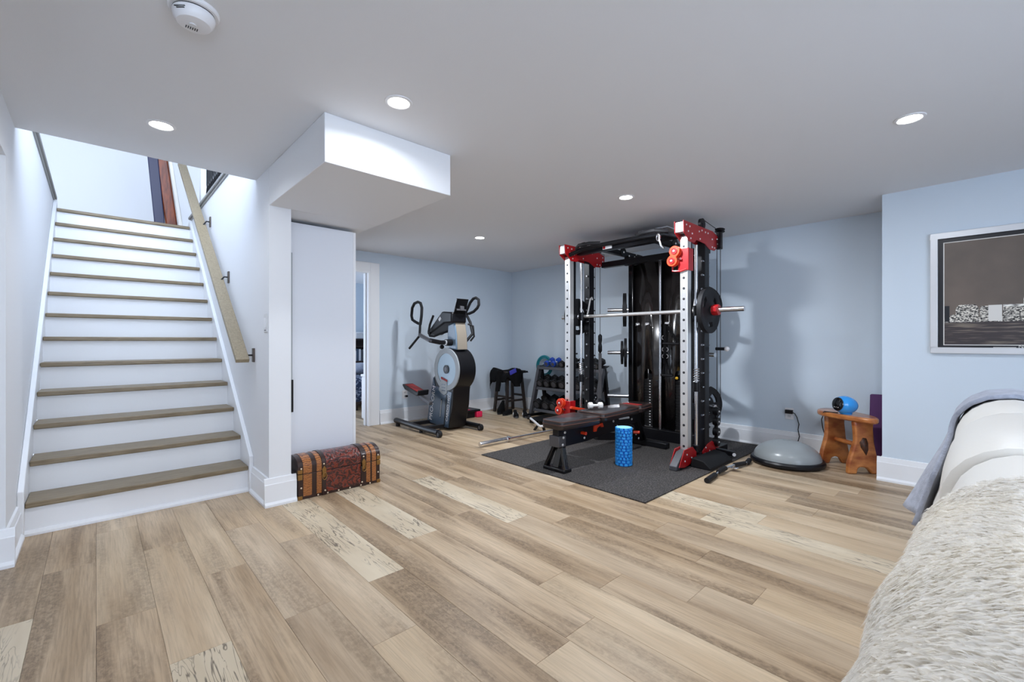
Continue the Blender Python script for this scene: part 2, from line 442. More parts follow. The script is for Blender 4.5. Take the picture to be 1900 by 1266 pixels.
# doorway in the back wall
d1 = struct('door_1', B().box(2.83, 2.966, YB - .022, YB, 0, 2.307).box(1.82, 2.83, YB - .022, YB, 2.19, 2.307).box(1.82, 1.95, YB - .022, YB, 0, 2.19), 'trim_white', .004, label='white cased doorway in the blue back wall')
obj('jamb', B().box(2.80, 2.83, YB - .02, YB + .14, 0, 2.19).box(1.95, 1.98, YB - .02, YB + .14, 0, 2.19).box(1.98, 2.80, YB - .02, YB + .14, 2.16, 2.19), 'trim_white', d1)
obj('door_stop', B().box(2.785, 2.80, YB + .05, YB + .09, 0, 2.16), 'trim_white', d1)
# the bedroom beyond it
struct('wall_bedroom', B().box(1.3, 5.3, 9.4, 9.5, 0, H).box(5.2, 5.3, YB + .12, 9.4, 0, H), 'wall_blue')
struct('ceiling_bedroom', B().box(1.3, 5.3, YB + .12, 9.5, H, H + .015), 'ceiling_white')

# upper hall seen through the stairwell
struct('floor_upper', B().box(-2.6, 3.2, 7.335, 9.0, UP - .2, UP), 'tread_oak')
struct('wall_upper_back', B().box(-2.6, 3.3, 8.9, 9.0, UP, 5.2), 'wall_white')
struct('wall_upper_left', B().box(-2.7, -2.6, 3.9, 9.0, UP, 5.2), 'wall_white')
struct('wall_upper_right', B().box(3.2, 3.3, 3.9, 9.0, UP, 5.2), 'wall_white')
struct('ceiling_upper_added', B().box(-2.7, 3.3, 5.3, 9.0, 5.2, 5.3), 'ceiling_white')  # added out of view; partial cover that dims the daylight upstairs
struct('floor_upper_side', B().box(-2.6, XL - .2, 3.92, 7.06, H + .2, UP).box(XS1, 3.2, 3.92, 7.06, H + .2, UP), 'tread_oak')
struct('trim_3', B().box(XL - .06, XL + .012, 3.95, 7.2, 2.775, 2.80).box(XL - .04, XL + .028, 3.95, 7.2, 2.80, 2.83), 'cap_grey', .004, label='grey wooden cap along the left stairwell edge')
struct('trim_4', B().box(XS0 - .012, XS0 + .06, 3.95, 7.2, 2.775, 2.80).box(XS0 - .028, XS0 + .07, 3.95, 7.2, 2.80, 2.83), 'cap_grey', .004, label='grey wooden cap along the right stairwell edge')

# ------------------------------------------------------------------ stairs
NR, RISE, RUN, Y0 = 13, .206, .2525, 4.04
st = thing('staircase', 'white staircase with brown wooden treads rising to the floor above', 'staircase', (.28, 4.0, 0))
SX0, SX1 = XL + .03, XS0 - .03
for i in range(NR):
    y = Y0 + i * RUN
    obj('riser', B().box(SX0, SX1, y, y + .018, i * RISE, (i + 1) * RISE - .034), 'trim_white', st)
    obj('tread', B().box(SX0 + .002, SX1 - .002, y - .026, y + RUN + .01, (i + 1) * RISE - .034, (i + 1) * RISE), 'tread_oak', st, .006)
for x0, x1 in ((XL + .001, SX0), (SX1, XS0 - .001)):
    s = RISE / RUN
    poly = [(3.99, 0), (Y0 + NR * RUN, 0), (Y0 + NR * RUN, NR * RISE), (Y0 + 12.2 * RUN, NR * RISE + .10), (3.99, .285), ]
    obj('stringer', B().prism(poly, 'yz', x0, x1), 'trim_white', st, .004)
obj('shoe_moulding', B().prism([(Y0, 0), (Y0 - .022, 0), (Y0 - .022, .014), (Y0 - .010, .03), (Y0, .032)], 'yz', SX0, SX1), 'trim_white', st)

hr = thing('handrail', 'flat tan wooden handrail on bracket arms above the stairs', 'handrail', (.83, 3.95, 1.05))
sl = (3.53 - 1.05) / (7.27 - 3.95)
q0, q1 = (.827, 3.93, 1.045), (.827, 7.25, 1.045 + 3.32 * sl)
obj('rail', B().bar(q0, q1, .092, .034), 'rail_oak', hr, .004)
for yb, zb in ((5.80, 2.50), (4.88, 1.80), (3.97, 1.088)):
    zr = 1.045 + (yb - 3.93) * sl - .02
    br = obj('bracket', B().tube([(.905, yb, zb), (.875, yb, zb), (.85, yb, (zb + zr) / 2), (.835, yb, zr)], .007, 8), 'black', hr)
    obj('mounting_plate', B().box(XS0 - .013, XS0, yb - .024, yb + .024, zb - .055, zb + .055), 'bronze', br, .003)

# upstairs things
ra = thing('stair_railing', 'black iron balusters with white newel post at the stairwell top', 'railing', (.98, 5.9, 2.83))
obj('newel_post', B().box(.94, 1.03, 6.60, 6.69, 2.83, 3.78).box(.93, 1.04, 6.59, 6.70, 3.78, 3.82), 'trim_white', ra, .004)
bl = None
for k in range(16):
    y = 4.9 + k * .105
    if bl is None: bl = obj('baluster', B().tube([(.985, y, 2.83), (.985, y, 2.95), (.985, y + .018, 3.0), (.985, y - .018, 3.06), (.985, y, 3.1), (.985, y, 3.74)], .009, 6), 'black', ra, origin=(.985, y, 2.83))
    else: inst('baluster', bl, ra, (.985, y, 2.83))
obj('top_rail', B().box(.955, 1.015, 4.7, 6.6, 3.74, 3.79), 'trim_white', ra, .005)
dd = thing('dark_door', 'slate blue door behind the iron balusters upstairs', 'door', (1.7, 7.6, UP))
obj('leaf', B().box(1.35, 1.40, 5.0, 7.05, UP, 4.75), 'slate', dd, .004)
for zz in (2.9, 3.85):
    for yy in (5.15, 6.1): obj('panel', B().box(1.34, 1.35, yy, yy + .8, zz, zz + .75), 'slate', dd, .003)
lp = thing('leaning_boards', 'dark navy and brown wooden boards leaning at the stair top', 'boards', (.70, 7.40, UP))
obj('navy_board', B().bar((.61, 7.38, UP), (.505, 7.50, 4.1), .11, .03, (0, -1, 0)), 'navy', lp, .01)
obj('brown_board', B().bar((.74, 7.40, UP), (.58, 7.52, 4.1), .13, .05, (0, -1, 0)), 'door_wood', lp, .02)
obj('pale_board', B().bar((.84, 7.42, UP), (.67, 7.56, 4.1), .05, .03, (0, -1, 0)), 'cream', lp, .01)

# ------------------------------------------------------------------ ceiling fittings
def downlight(x, y, label, power, spread):
    t = thing('recessed_light', label, 'ceiling light', (x, y, H), 'recessed ceiling lights')
    obj('trim_ring', B().lathe([(.052, 0), (.052, -.004), (.058, -.007), (.070, -.004), (.072, 0)], (x, y, H - .0005), n=28), 'white_plastic', t)
    obj('diffuser', B().lathe([(0, -.0045), (.053, -.0045), (.053, -.001)], (x, y, H), n=28), 'lamp_emit', t)
    ld = bpy.data.lights.new('lamp', 'AREA'); ld.shape = 'DISK'; ld.size = .10; ld.energy = power; ld.spread = math.radians(spread); ld.color = (.88, .93, 1.0)
    lo = bpy.data.objects.new('lamp', ld); COL.objects.link(lo); lo.parent = t; lo.location = (0, 0, -.012)
PWR = 8.5
downlight(.277, 3.29, 'lit round recessed light in the ceiling nearest the stairs', 3.2, 150)
downlight(1.165, 2.12, 'lit round recessed light in front of the white bulkhead', 5, 164)
downlight(3.36, .30, 'lit round recessed light in the ceiling towards the framed picture', 5, 178)
downlight(3.385, 2.16, 'lit round recessed light in the ceiling nearest the weight machine', 29, 180)
downlight(3.41, 4.22, 'lit round recessed light in the ceiling nearest the elliptical trainer', 19, 178)

downlight(1.165, .30, 'added recessed light out of view above the sofa', 5, 165)  # added lamp, out of view; carries on the grid to brighten the sofa end
sd = thing('smoke_detector', 'round white smoke detector on the ceiling', 'smoke detector', (.272, 2.06, H))
c = (.272, 2.06, H)
obj('base_plate', B().lathe([(.082, 0), (.082, -.012), (.078, -.016), (0, -.016)], c, n=36), 'white_plastic', sd)
obj('shadow_gap', B().lathe([(.067, -.015), (.067, -.021)], c, n=36), 'dark_slot', sd)
bd = obj('body', B().lathe([(.068, -.020), (.069, -.028), (.064, -.046), (.054, -.058), (.030, -.062), (0, -.062)], c, n=36), 'white_plastic', sd)
obj('test_button', B().lathe([(.012, -.060), (.012, -.066), (0, -.067)], (c[0] - .005, c[1] - .005, c[2]), n=16), 'off_white', bd)
for k in range(6): obj('vent_slot', B().box(c[0] - .012 + .007 * k - .012, c[0] - .009 + .007 * k - .012, c[1] + .012, c[1] + .028, H - .0635, H - .0595), 'dark_slot', bd)
dvx, dvy = -.62, -.78
for k, w in enumerate((.030, .022)):
    obj('printed_line', B().bar((c[0] + dvx * .066 - .78 * w, c[1] + dvy * .066 + .62 * w, H - .034 - .006 * k), (c[0] + dvx * .068 + .78 * w * .3, c[1] + dvy * .068 - .62 * w * .3, H - .034 - .006 * k), .004, .002), 'dark_slot', bd)

vt = thing('air_vent', 'white slatted air vent in the ceiling above the weight machine', 'air vent', (4.7, 2.57, H))
obj('frame', B().box(4.56, 4.84, 2.39, 2.41, H - .012, H).box(4.56, 4.84, 2.73, 2.75, H - .012, H).box(4.56, 4.58, 2.41, 2.73, H - .012, H).box(4.82, 4.84, 2.41, 2.73, H - .012, H), 'vent_white', vt)
for k in range(9): obj('slat', B().bar((4.60 + .026 * k, 2.41, H - .007), (4.60 + .026 * k, 2.73, H - .007), .014, .0025, (.5, 0, 1)), 'vent_white', vt)

# ------------------------------------------------------------------ wall fittings
sw = thing('light_switch', 'white double light switch on the stair wall', 'light switch', (XS0, 3.64, 1.33))
obj('plate', B().box(XS0 - .006, XS0, 3.595, 3.675, 1.265, 1.40), 'off_white', sw, .002)
obj('rocker', B().box(XS0 - .010, XS0 - .006, 3.612, 3.632, 1.295, 1.37), 'white_plastic', sw, .001); obj('rocker', B().box(XS0 - .010, XS0 - .006, 3.638, 3.658, 1.295, 1.37), 'white_plastic', sw, .001)
for k in range(3): obj('indicator', B().box(XS0 - .0075, XS0 - .006, 3.615 + .016 * k, 3.622 + .016 * k, 1.275, 1.283), 'iron_grey', sw)
def outlet(label, c, ax):
    t = thing('wall_outlet', label, 'outlet', c)
    n = Vector((-1, 0, 0)) if ax == 'x' else Vector((0, -1, 0)); a = Vector((0, -1, 0)) if ax == 'x' else Vector((1, 0, 0))
    def pb(u0, u1, z0, z1, d0, d1):
        ps = [Vector(c) + a * u + n * d for u in (u0, u1) for d in (d0, d1)]
        return B().box(min(p.x for p in ps), max(p.x for p in ps), min(p.y for p in ps), max(p.y for p in ps), c[2] + z0, c[2] + z1)
    obj('plate', pb(-.042, .042, -.062, .062, 0, .006), 'white_plastic', t, .002)
    for z in (-.028, .028):
        s = obj('socket', pb(-.018, .018, z - .017, z + .017, .006, .008), 'off_white', t, .002)
        for u in (-.008, .006): obj('slot', pb(u, u + .003, z - .006, z + .008, .008, .0085), 'dark_slot', s)
    return t, pb
t1, pb = outlet('white wall outlet behind the elliptical trainer pedal', (3.38, YB, .40), 'y')
obj('plugged_adapter', pb(.0, .034, -.040, -.012, .008, .04), 'black', t1, .003)
t2, pb = outlet('white wall outlet with a black adapter above the balance dome', (XR, 1.49, .40), 'x')
ad = tag(obj('power_adapter', pb(-.034, .040, .004, .044, .009, .045), 'black', None, .004), 'black power adapter plugged into the outlet above the balance dome', 'adapter')
tag(obj('adapter_cable', B().tube([(XR - .03, 1.452, .42), (XR - .032, 1.43, .41), (XR - .03, 1.41, .37), (XR - .035, 1.39, .30), (XR - .03, 1.40, .24), (XR - .038, 1.385, .17), (XR - .045, 1.40, .10), (XR - .055, 1.42, .03), (XR - .06, 1.43, .006), (XR - .06, 1.2, .006), (5.46, 1.12, .012), (5.42, 1.12, .10), (5.40, 1.14, .2), (5.36, 1.12, .26), (5.33, 1.13, .33), (5.26, 1.125, .42), (5.21, 1.10, .475), (5.16, 1.10, .496), (5.11, 1.07, .523), (5.10, 1.00, .523), (5.10, .96, .525)], .0045, 6), 'black', None),
    'thin black cable running from wall adapter up to the wooden stool', 'cable')

# ------------------------------------------------------------------ tall white closet and the chest in front of it
cl = thing('closet', 'tall white closet cabinet under the bulkhead beside the column', 'closet', (1.37, 4.1, 0))
obj('carcass', B().box(XS1 + .003, 1.655, 3.842, 4.42, 0, 2.150), 'panel_white', cl)
dr = obj('door', B().box(XS1 + .006, 1.655, 3.82, 3.842, .01, 2.158), 'panel_white', cl, .002)
obj('side_panel', B().box(1.658, 1.682, 3.826, 4.42, 0, 2.158), 'trim_white', cl, .002)
obj('edge_profile', B().box(1.135, 1.150, 3.808, 3.8205, .89, 1.91), 'ell_grey', dr, .002)
obj('handle', B().box(1.135, 1.155, 3.797, 3.810, .63, .89).box(1.138, 1.150, 3.808, 3.8205, .66, .68).box(1.138, 1.150, 3.808, 3.8205, .84, .86), 'black', dr, .003)

ch = thing('treasure_chest', 'barrel-lidded chest with tiger-striped and embossed red leather', 'chest', (1.435, 3.665, 0))
CX0, CX1, CY0, CY1 = 1.108, 1.765, 3.535, 3.80
zc, zl, zt = .192, .245, .315
obj('body', B().box(CX0, CX1, CY0, CY1, 0, zc), 'leather_dark', ch, .004)
cy = (CY0 + CY1) / 2; ry = (CY1 - CY0) / 2
def barrel(d, y_off=0.0):
    return [(CY0 - d, zc + .003), (CY0 - d, zl)] + [(cy - (ry + d) * math.cos(PI * k / 14), zl + (zt - zl + d) * math.sin(PI * k / 14)) for k in range(1, 14)] + [(CY1 + d, zl), (CY1 + d, zc + .003)]
lid = obj('lid', B().prism(barrel(0), 'yz', CX0, CX1), 'leather_dark', ch, smooth=40)
fx = lambda f: CX0 + (CX1 - CX0) * f
for f0, f1, m_ in ((.055, .150, 'tiger'), (.205, .262, 'tiger'), (.315, .74, 'embossed'), (.815, .868, 'tiger'), (.89, .945, 'tiger')):
    obj('front_panel', B().box(fx(f0), fx(f1), CY0 - .003, CY0 + .005, .022, zc - .004), m_, ch)
    obj('lid_panel', B().prism([p for p in barrel(.003)], 'yz', fx(f0), fx(f1)), m_, lid, smooth=40)
for f0, f1 in ((.265, .31), (.745, .81)):
    obj('strap', B().box(fx(f0), fx(f1), CY0 - .007, CY0 + .005, .0, zc - .03), 'leather_dark', ch, .002)
    obj('lid_strap', B().prism(barrel(.007), 'yz', fx(f0), fx(f1)), 'leather_dark', lid, smooth=40)
    xm = (fx(f0) + fx(f1)) / 2
    cb = obj('clasp', B().prism([(xm - .016, .205), (xm, .228), (xm + .016, .205), (xm + .012, .15), (xm, .135), (xm - .012, .15)], 'xz', CY0 - .015, CY0 - .006), 'brass', ch, .002)
    obj('ring', B().tube([(xm + .016 * math.cos(a), CY0 - .02, .150 + .026 * math.sin(a)) for a in [2 * PI * k / 16 for k in range(16)]], .0035, 6, True), 'brass', cb)
for x0 in (CX0, CX1 - .028):
    for z0, z1 in ((0, .028), (.150, .190), (.196, .225)):
        obj('corner_fitting', B().box(x0 - .002, x0 + .030, CY0 - .006, CY0 + .02, z0, z1), 'brass', ch, .002)
stud = None
for px_, pz_ in [(fx(f), .012) for f in (.22, .33, .46, .60, .74, .86)] + [(fx(.03), .09), (fx(.97), .09), (fx(.03), .235), (fx(.97), .235), (fx(.285), .243), (fx(.775), .243), (fx(.30), .035), (fx(.755), .035)]:
    if stud is None: stud = obj('stud', B().ball((px_, CY0 - .006, pz_), .007, .005, .007, 10, 6), 'stud', ch, origin=(px_, CY0 - .006, pz_))
    else: inst('stud', stud, ch, (px_, CY0 - .008, pz_))

# ------------------------------------------------------------------ elliptical trainer
el = thing('elliptical_trainer', 'black and blue elliptical trainer with big light disc near the doorway', 'elliptical trainer', (3.58, 5.1, 0))
EX0, EX1 = 3.43, 3.71
ccy, ccz, cr = 4.95, .82, .285
outline = [(4.90, .03), (4.80, .30), (4.775, .55)] + arc(ccy, ccz, cr, -52, 190, 26) + [(5.27, .70), (5.38, .30), (5.44, .05), (5.43, .03)]
outline = [(4.90, .03), (4.815, .34), (4.80, .52)] + [(ccy + (-cr) * math.cos(math.radians(a)), ccz + cr * math.sin(math.radians(a))) for a in range(-55, 196, 10)] + [(5.29, .66), (5.385, .30), (5.44, .05), (5.43, .03)]
body = obj('housing', B().prism(outline, 'yz', EX0 + .004, EX1), 'black', el, .012)
def disc(name, r0, r1, x0, x1, mat, parent, cyy=ccy, czz=ccz):
    return obj(name, B().lathe([(r0, -x0), (r0, -x1), (r1, -x1), (r1, -x0), (r0, -x0)] if r0 else [(0, -x1), (r1, -x1), (r1, -x0)], (0, cyy, czz), (-1, 0, 0), 44), mat, parent)
disc('flywheel_ring', .215, .285, EX0 + .01, EX0 - .008, 'ell_grey', el)
fw = disc('flywheel_disc', 0, .217, EX0 + .006, EX0 - .001, 'ell_disc', el)
disc('hub', 0, .058, EX0, EX0 - .014, 'black', fw)
disc('hub_cap', 0, .030, EX0 - .013, EX0 - .017, 'iron_grey', fw)
sidep = obj('side_panel', B().prism([(4.915, .04), (4.83, .52), (5.22, .58), (5.265, .70), (5.375, .30), (5.425, .06)], 'yz', EX0 - .004, EX0 + .006), 'ell_blue', el, .003)
obj('groove', B().prism([(4.985, .06), (4.93, .48), (4.955, .48), (5.015, .06)], 'yz', EX0 - .006, EX0 - .003), 'black', sidep)
obj('badge', B().prism([(4.93, .50), (4.935, .66), (5.06, .69), (5.12, .53), (5.06, .49), (4.99, .47)], 'yz', EX0 - .014, EX0 - .004), 'ell_grey', sidep, .004)
obj('badge_top', B().prism([(4.925, .655), (4.93, .68), (5.06, .715), (5.065, .69)], 'yz', EX0 - .017, EX0 - .004), 'pedal_red', sidep, .003)
for r_ in range(3):
    for c_ in range(3): obj('badge_dot', B().box(EX0 - .0155, EX0 - .014, 4.965 + .03 * c_, 4.983 + .03 * c_, .525 + .04 * r_, .540 + .04 * r_), 'ell_blue', sidep)
obj('slot', B().prism([(5.10, .16), (5.085, .16), (5.045, .40), (5.055, .42), (5.075, .41), (5.115, .18)], 'yz', EX0 - .006, EX0 - .003), 'black', sidep)
obj('slot_bar', B().bar((EX0 - .008, 5.093, .17), (EX0 - .008, 5.058, .395), .012, .006, (1, 0, 0)), 'ell_grey', sidep)
text_part('lettering', 'PRO-FORM', .100, 'white_plastic', sidep, (EX0 - .0055, 5.305, .09), (0, -.20, 1), (0, 1, 0))
text_part('lettering', 'CARDIO HIIT', .062, 'white_plastic', sidep, (EX0 - .0055, 4.925, .12), (0, -.17, 1), (0, 1, 0))
# upper column
colb = obj('column', B().prism([(4.78, 1.08), (4.95, 1.08), (5.00, 1.20), (4.985, 1.42), (4.83, 1.45), (4.79, 1.28)], 'yz', 3.47, 3.66), 'ell_light', el, .02)
obj('column_front', B().prism([(4.775, 1.085), (4.79, 1.085), (4.80, 1.28), (4.84, 1.44), (4.825, 1.445), (4.785, 1.28)], 'yz', 3.485, 3.645), 'ell_tan', colb, .004)
# console: a long tilted board with a tablet holder
obj('console', B().prism([(5.40, 1.31), (5.36, 1.28), (4.97, 1.44), (4.80, 1.44), (4.79, 1.58), (5.02, 1.60)], 'yz', 3.40, 3.65), 'black', el, .02)
obj('console_label', B().bar((3.398, 5.085, 1.48), (3.398, 5.045, 1.515), .04, .003, (1, 0, 0)), 'white_plastic', el)
obj('tablet', B().bar((3.525, 4.80, 1.56), (3.525, 4.72, 1.755), .19, .02, (0, 1, .3)), 'black_gloss', el, .004)
obj('tablet_clip', B().box(3.45, 3.60, 4.74, 4.76, 1.60, 1.62).box(3.50, 3.56, 4.73, 4.78, 1.60, 1.66), 'iron_grey', el, .003)
# moving arms with looped grips
def arm(x, mir, hubx):
    p = lambda y, z: (x, y, z)
    a = obj('arm', B().tube([(hubx, 4.90, 1.18), (hubx - mir * .03, 5.0, 1.18), (x, 5.12, 1.205), (x, 5.38, 1.285)], .026, 10), 'iron_grey', el)
    obj('arm_sleeve', B().tube([(hubx, 4.90, 1.18), (hubx - mir * .035, 5.0, 1.18), (x + mir * .005, 5.13, 1.208)], .031, 10), 'black', a)
    loop = [(5.365, 1.43), (5.335, 1.55), (5.325, 1.66), (5.36, 1.725), (5.43, 1.745), (5.52, 1.73), (5.58, 1.67), (5.60, 1.56), (5.575, 1.50), (5.50, 1.47), (5.42, 1.445)]
    obj('loop_grip', B().tube([p(y, z) for y, z in loop], .020, 9, True), 'rubber', a)
    obj('grip_stem', B().tube([p(5.385, 1.28), p(5.375, 1.36), p(5.37, 1.44)], .017, 9), 'rubber', a)
    obj('lower_grip', B().tube([p(5.39, 1.27), p(5.66, 1.095)], .016, 9), 'rubber', a)
    obj('pivot', B().cyl((hubx - .02, 4.90, 1.18), (hubx + .07 * mir, 4.90, 1.18), .045, 18), 'black', a)
    obj('pivot_cap', B().cyl((hubx - .024, 4.90, 1.18), (hubx - .018, 4.90, 1.18), .034, 18), 'off_white', a)
arm(3.28, 1, 3.40)
# the far arm is swung forward
a = obj('arm', B().tube([(3.70, 4.90, 1.18), (3.80, 4.86, 1.30), (3.83, 4.95, 1.46), (3.85, 5.06, 1.57)], .02, 9), 'rubber', el)
obj('loop_grip', B().tube([(3.85, y, z) for y, z in [(5.09, 1.59), (5.04, 1.66), (4.98, 1.74), (4.91, 1.79), (4.85, 1.80), (4.79, 1.77), (4.785, 1.70), (4.82, 1.655), (4.90, 1.61), (5.0, 1.588)]], .020, 9, True), 'rubber', a)
obj('side_handle', B().tube([(3.64, 4.76, 1.43), (3.70, 4.72, 1.40), (3.70, 4.70, 1.26), (3.67, 4.74, 1.20)], .013, 8), 'rubber', el)
obj('inner_grip', B().tube([(3.40, 5.225, 1.55), (3.40, 5.31, 1.43), (3.40, 5.345, 1.33), (3.40, 5.31, 1.27), (3.41, 5.22, 1.265), (3.43, 5.10, 1.30), (3.48, 5.0, 1.33)], .016, 9), 'rubber', el)
obj('knob', B().ball((3.43, 5.06, 1.12), .03, .035, .03), 'black', el)
for s_, x, y0, y1 in ((1, 3.11, 4.67, 5.74), (-1, 3.76, 4.66, 5.6)):
    bt = obj('base_tube', B().tube([(x, y0, .055), (x, y0 + .25, .055), (x, (y0 + y1) / 2, .062), (x, y1 - .2, .072), (x, y1 - .03, .076), (x, y1, .072)], .036, 12), 'black', el)
    obj('wheel', B().cyl((x - .022, y0 - .02, .042), (x + .022, y0 - .02, .042), .042, 20), 'rubber', bt)
    obj('wheel_cap', B().cyl((x - .024, y0 - .02, .042), (x + .024, y0 - .02, .042), .022, 16), 'iron_grey', bt)
    obj('rubber_foot', B().cyl((x, y0 + .4, 0), (x, y0 + .4, .03), .022, 12), 'rubber', bt); obj('rubber_foot', B().cyl((x, y1 - .06, 0), (x, y1 - .06, .05), .03, 12), 'rubber', bt)
obj('cross_member', B().box(3.12, 3.75, 5.0, 5.07, .03, .075).box(3.12, 3.75, 5.36, 5.42, .04, .085), 'black', el)
def pedal(x, yc, zc_, tilt):
    q = lambda dy, dz: (yc + dy * math.cos(tilt) - dz * math.sin(tilt), zc_ + dy * math.sin(tilt) + dz * math.cos(tilt))
    pd = obj('pedal', B().prism([q(-.20, -.04), q(.12, -.045), q(.19, -.01), q(.20, .015), q(-.20, .01), q(-.22, .05), q(-.24, .05), q(-.24, -.02)], 'yz', x - .085, x + .085), 'black', el, .012)
    obj('tread_pad', B().prism([q(-.18, .011), q(.16, .013), q(.16, .017), q(-.18, .016)], 'yz', x - .065, x + .065), 'pedal_red', pd)
    obj('pedal_arm', B().bar((x, *q(-.15, -.05)), (x, 5.10, .36), .05, .05), 'iron_grey', el, .006)
pedal(3.28, 5.52, .53, .22)
pedal(3.86, 5.46, .22, .05)

ps = thing('aerobic_step', 'black aerobic step with hot pink ends behind the elliptical', 'aerobic step', (4.25, 5.7, 0))
obj('deck', B().box(3.95, 4.44, 5.47, 5.80, .09, .125), 'black', ps, .012)
obj('riser_block', B().box(4.36, 4.47, 5.46, 5.81, 0, .092), 'pink', ps, .012); obj('riser_block', B().box(3.93, 4.03, 5.46, 5.81, 0, .092), 'pink', ps, .012)
obj('centre_block', B().box(4.06, 4.34, 5.49, 5.78, 0, .09), 'black', ps, .008)
obj('grip_pad', B().box(3.98, 4.26, 5.50, 5.77, .125, .129), 'pink', ps)

# ------------------------------------------------------------------ dark stool with clothes, shoes
sk = thing('counter_stool', 'dark wooden saddle stool with clothes on it in the corner', 'stool', (5.16, 5.60, 0))
sx, sy, sh = 5.17, 5.58, .63
def spt(i, j, z):   # splayed leg position
    k = .215 - .055 * z / sh
    return (sx + i * k, sy + j * k * .72, z)
for i in (-1, 1):
    for j in (-1, 1): obj('leg', B().bar(spt(i, j, 0), spt(i, j, sh), .042, .042, (0, 1, 0)), 'stool_dark', sk, .005)
for z, prs in ((.20, [((-1, -1), (1, -1)), ((-1, 1), (1, 1))]), (.27, [((-1, -1), (-1, 1)), ((1, -1), (1, 1))]), (.56, [((-1, -1), (1, -1)), ((-1, 1), (1, 1)), ((-1, -1), (-1, 1)), ((1, -1), (1, 1))])):
    for a_, b_ in prs: obj('stretcher', B().bar(spt(*a_, z), spt(*b_, z), .02, .034), 'stool_dark', sk, .003)
obj('seat', B().grid(lambda u, v: (sx - .225 + .45 * u, sy - .16 + .32 * v, sh + .028 + .022 * (2 * u - 1) ** 2), 12, 4), 'stool_dark', sk, solid=.035)
def cloth(name, label, cat, fn, mat, nu=24, nv=24, th=.012, group=None):
    o = obj(name, B().grid(fn, nu, nv), mat, None, smooth=180, solid=th)
    return tag(o, label, cat, group)
def jacket(u, v):
    # draped over the seat, hanging at the left and front
    s = (u - .60) * .60; t = (v - .5) * .60 + .04 * math.sin(9 * u)
    x = sx + max(-.24, min(.24, s)) + (-.035 if s < -.24 else .0) * min(1, (-s - .24) / .05) ; y = sy + max(-.19, min(.17, t))
    z = sh + .078 + .030 * math.sin(9 * u + 3) * math.sin(7 * v) + .018 * math.sin(17 * v + 6 * u) - .02 * u
    if s < -.24: z -= (-s - .24) * 1.5; x -= .015
    if s > .24: z -= (s - .24) * .9; x += .012
    if t < -.19: z -= (-t - .19) * 1.7; y -= .012
    if t > .17: z -= (t - .17); y += .012
    if s > .10 and t < -.1: z = max(z, sh + .03)
    return (x, y, z)
cloth('black_jacket', 'black jacket bundled over the dark stool in the corner', 'jacket', jacket, 'cloth_black')
def sleeve(u, v):
    a = 2 * PI * v; r = .055 - .012 * u
    return (sx - .275 - .06 * u + r * math.cos(a), sy - .06 + r * math.sin(a) * .8, sh + .07 - .33 * u)
sl_ = bpy.data.objects['black_jacket']
obj('sleeve', B().grid(sleeve, 8, 14), 'cloth_black', sl_, smooth=180)
obj('sleeve', B().grid(lambda u, v: (sx - .02 + .085 * math.cos(2 * PI * v) * (1 - .3 * u), sy - .20 + .05 * math.sin(2 * PI * v), sh + .03 - .22 * u), 8, 14), 'cloth_black', sl_, smooth=180)
obj('hang_tag', B().bar((sx - .20, sy - .215, sh + .04), (sx - .06, sy - .215, sh + .085), .012, .07, (0, 0, 1)), 'tag_blue', sl_, .002)

def shoe(name, label, c, rz, L=.28, mat='cloth_black', stripes=True, tall=.10, group=None):
    t = thing(name, label, 'shoe', c, group); t.rotation_euler = (0, 0, rz)
    def prof(u):
        w = .036 + .014 * math.sin(PI * min(1, u * 1.05)) ; return w
    pts = []
    ring = lambda k, n: (math.cos(2 * PI * k / n), math.sin(2 * PI * k / n))
    out = [(L * (.5 + .5 * ring(k, 24)[0]) , ring(k, 24)[1] * (.040 + .010 * ring(k, 24)[0])) for k in range(24)]
    obj('sole', B().prism(out, 'xy', 0, .026), 'iron_grey' if stripes else 'rubber', t, .005, local=True)
    def up(u, v):
        x = .012 + (L - .024) * u; hgt = .026 + (tall - .026) * (1 - max(0, (u - .30) / .70) ** 1.3 * .72) * (1 if u > .04 else .9)
        w = (.034 + .010 * (2 * u - 1)) * (1 - (2 * u - 1) ** 6) ** .5 + .002
        a = PI * v; return (x, -w * math.cos(a), .02 + (hgt - .02) * math.sin(a) ** .6)
    obj('upper', B().grid(up, 16, 12), mat, t, local=True, smooth=180)
    obj('opening', B().lathe([(0, 0), (.026, 0), (.030, -.012)], (.055, 0, tall - .004), n=14), 'black_matte', t, local=True)
    if stripes:
        for k in range(2):
            for s_ in (-1, 1): obj('stripe', B().bar((.115 + .03 * k, s_ * .041, .03), (.10 + .03 * k, s_ * .034, .066), .010, .006, (0, 1, 0)), 'off_white', t, local=True)
    return t
shoe('sneaker', 'black sneaker with pale stripes, left of the striped pair by the dumbbell rack', (4.92, 5.20, 0), -2.2)
shoe('sneaker', 'black sneaker with pale stripes, right of the striped pair by the dumbbell rack', (5.03, 5.10, 0), -2.2)
shoe('boot', 'tall black boot standing under the dark stool', (5.02, 5.55, 0), -2.7, .27, stripes=False, tall=.21)
shoe('low_shoe', 'plain black shoe lying in front of the dark stool', (5.02, 5.36, 0), -2.9, .27, stripes=False, tall=.085)

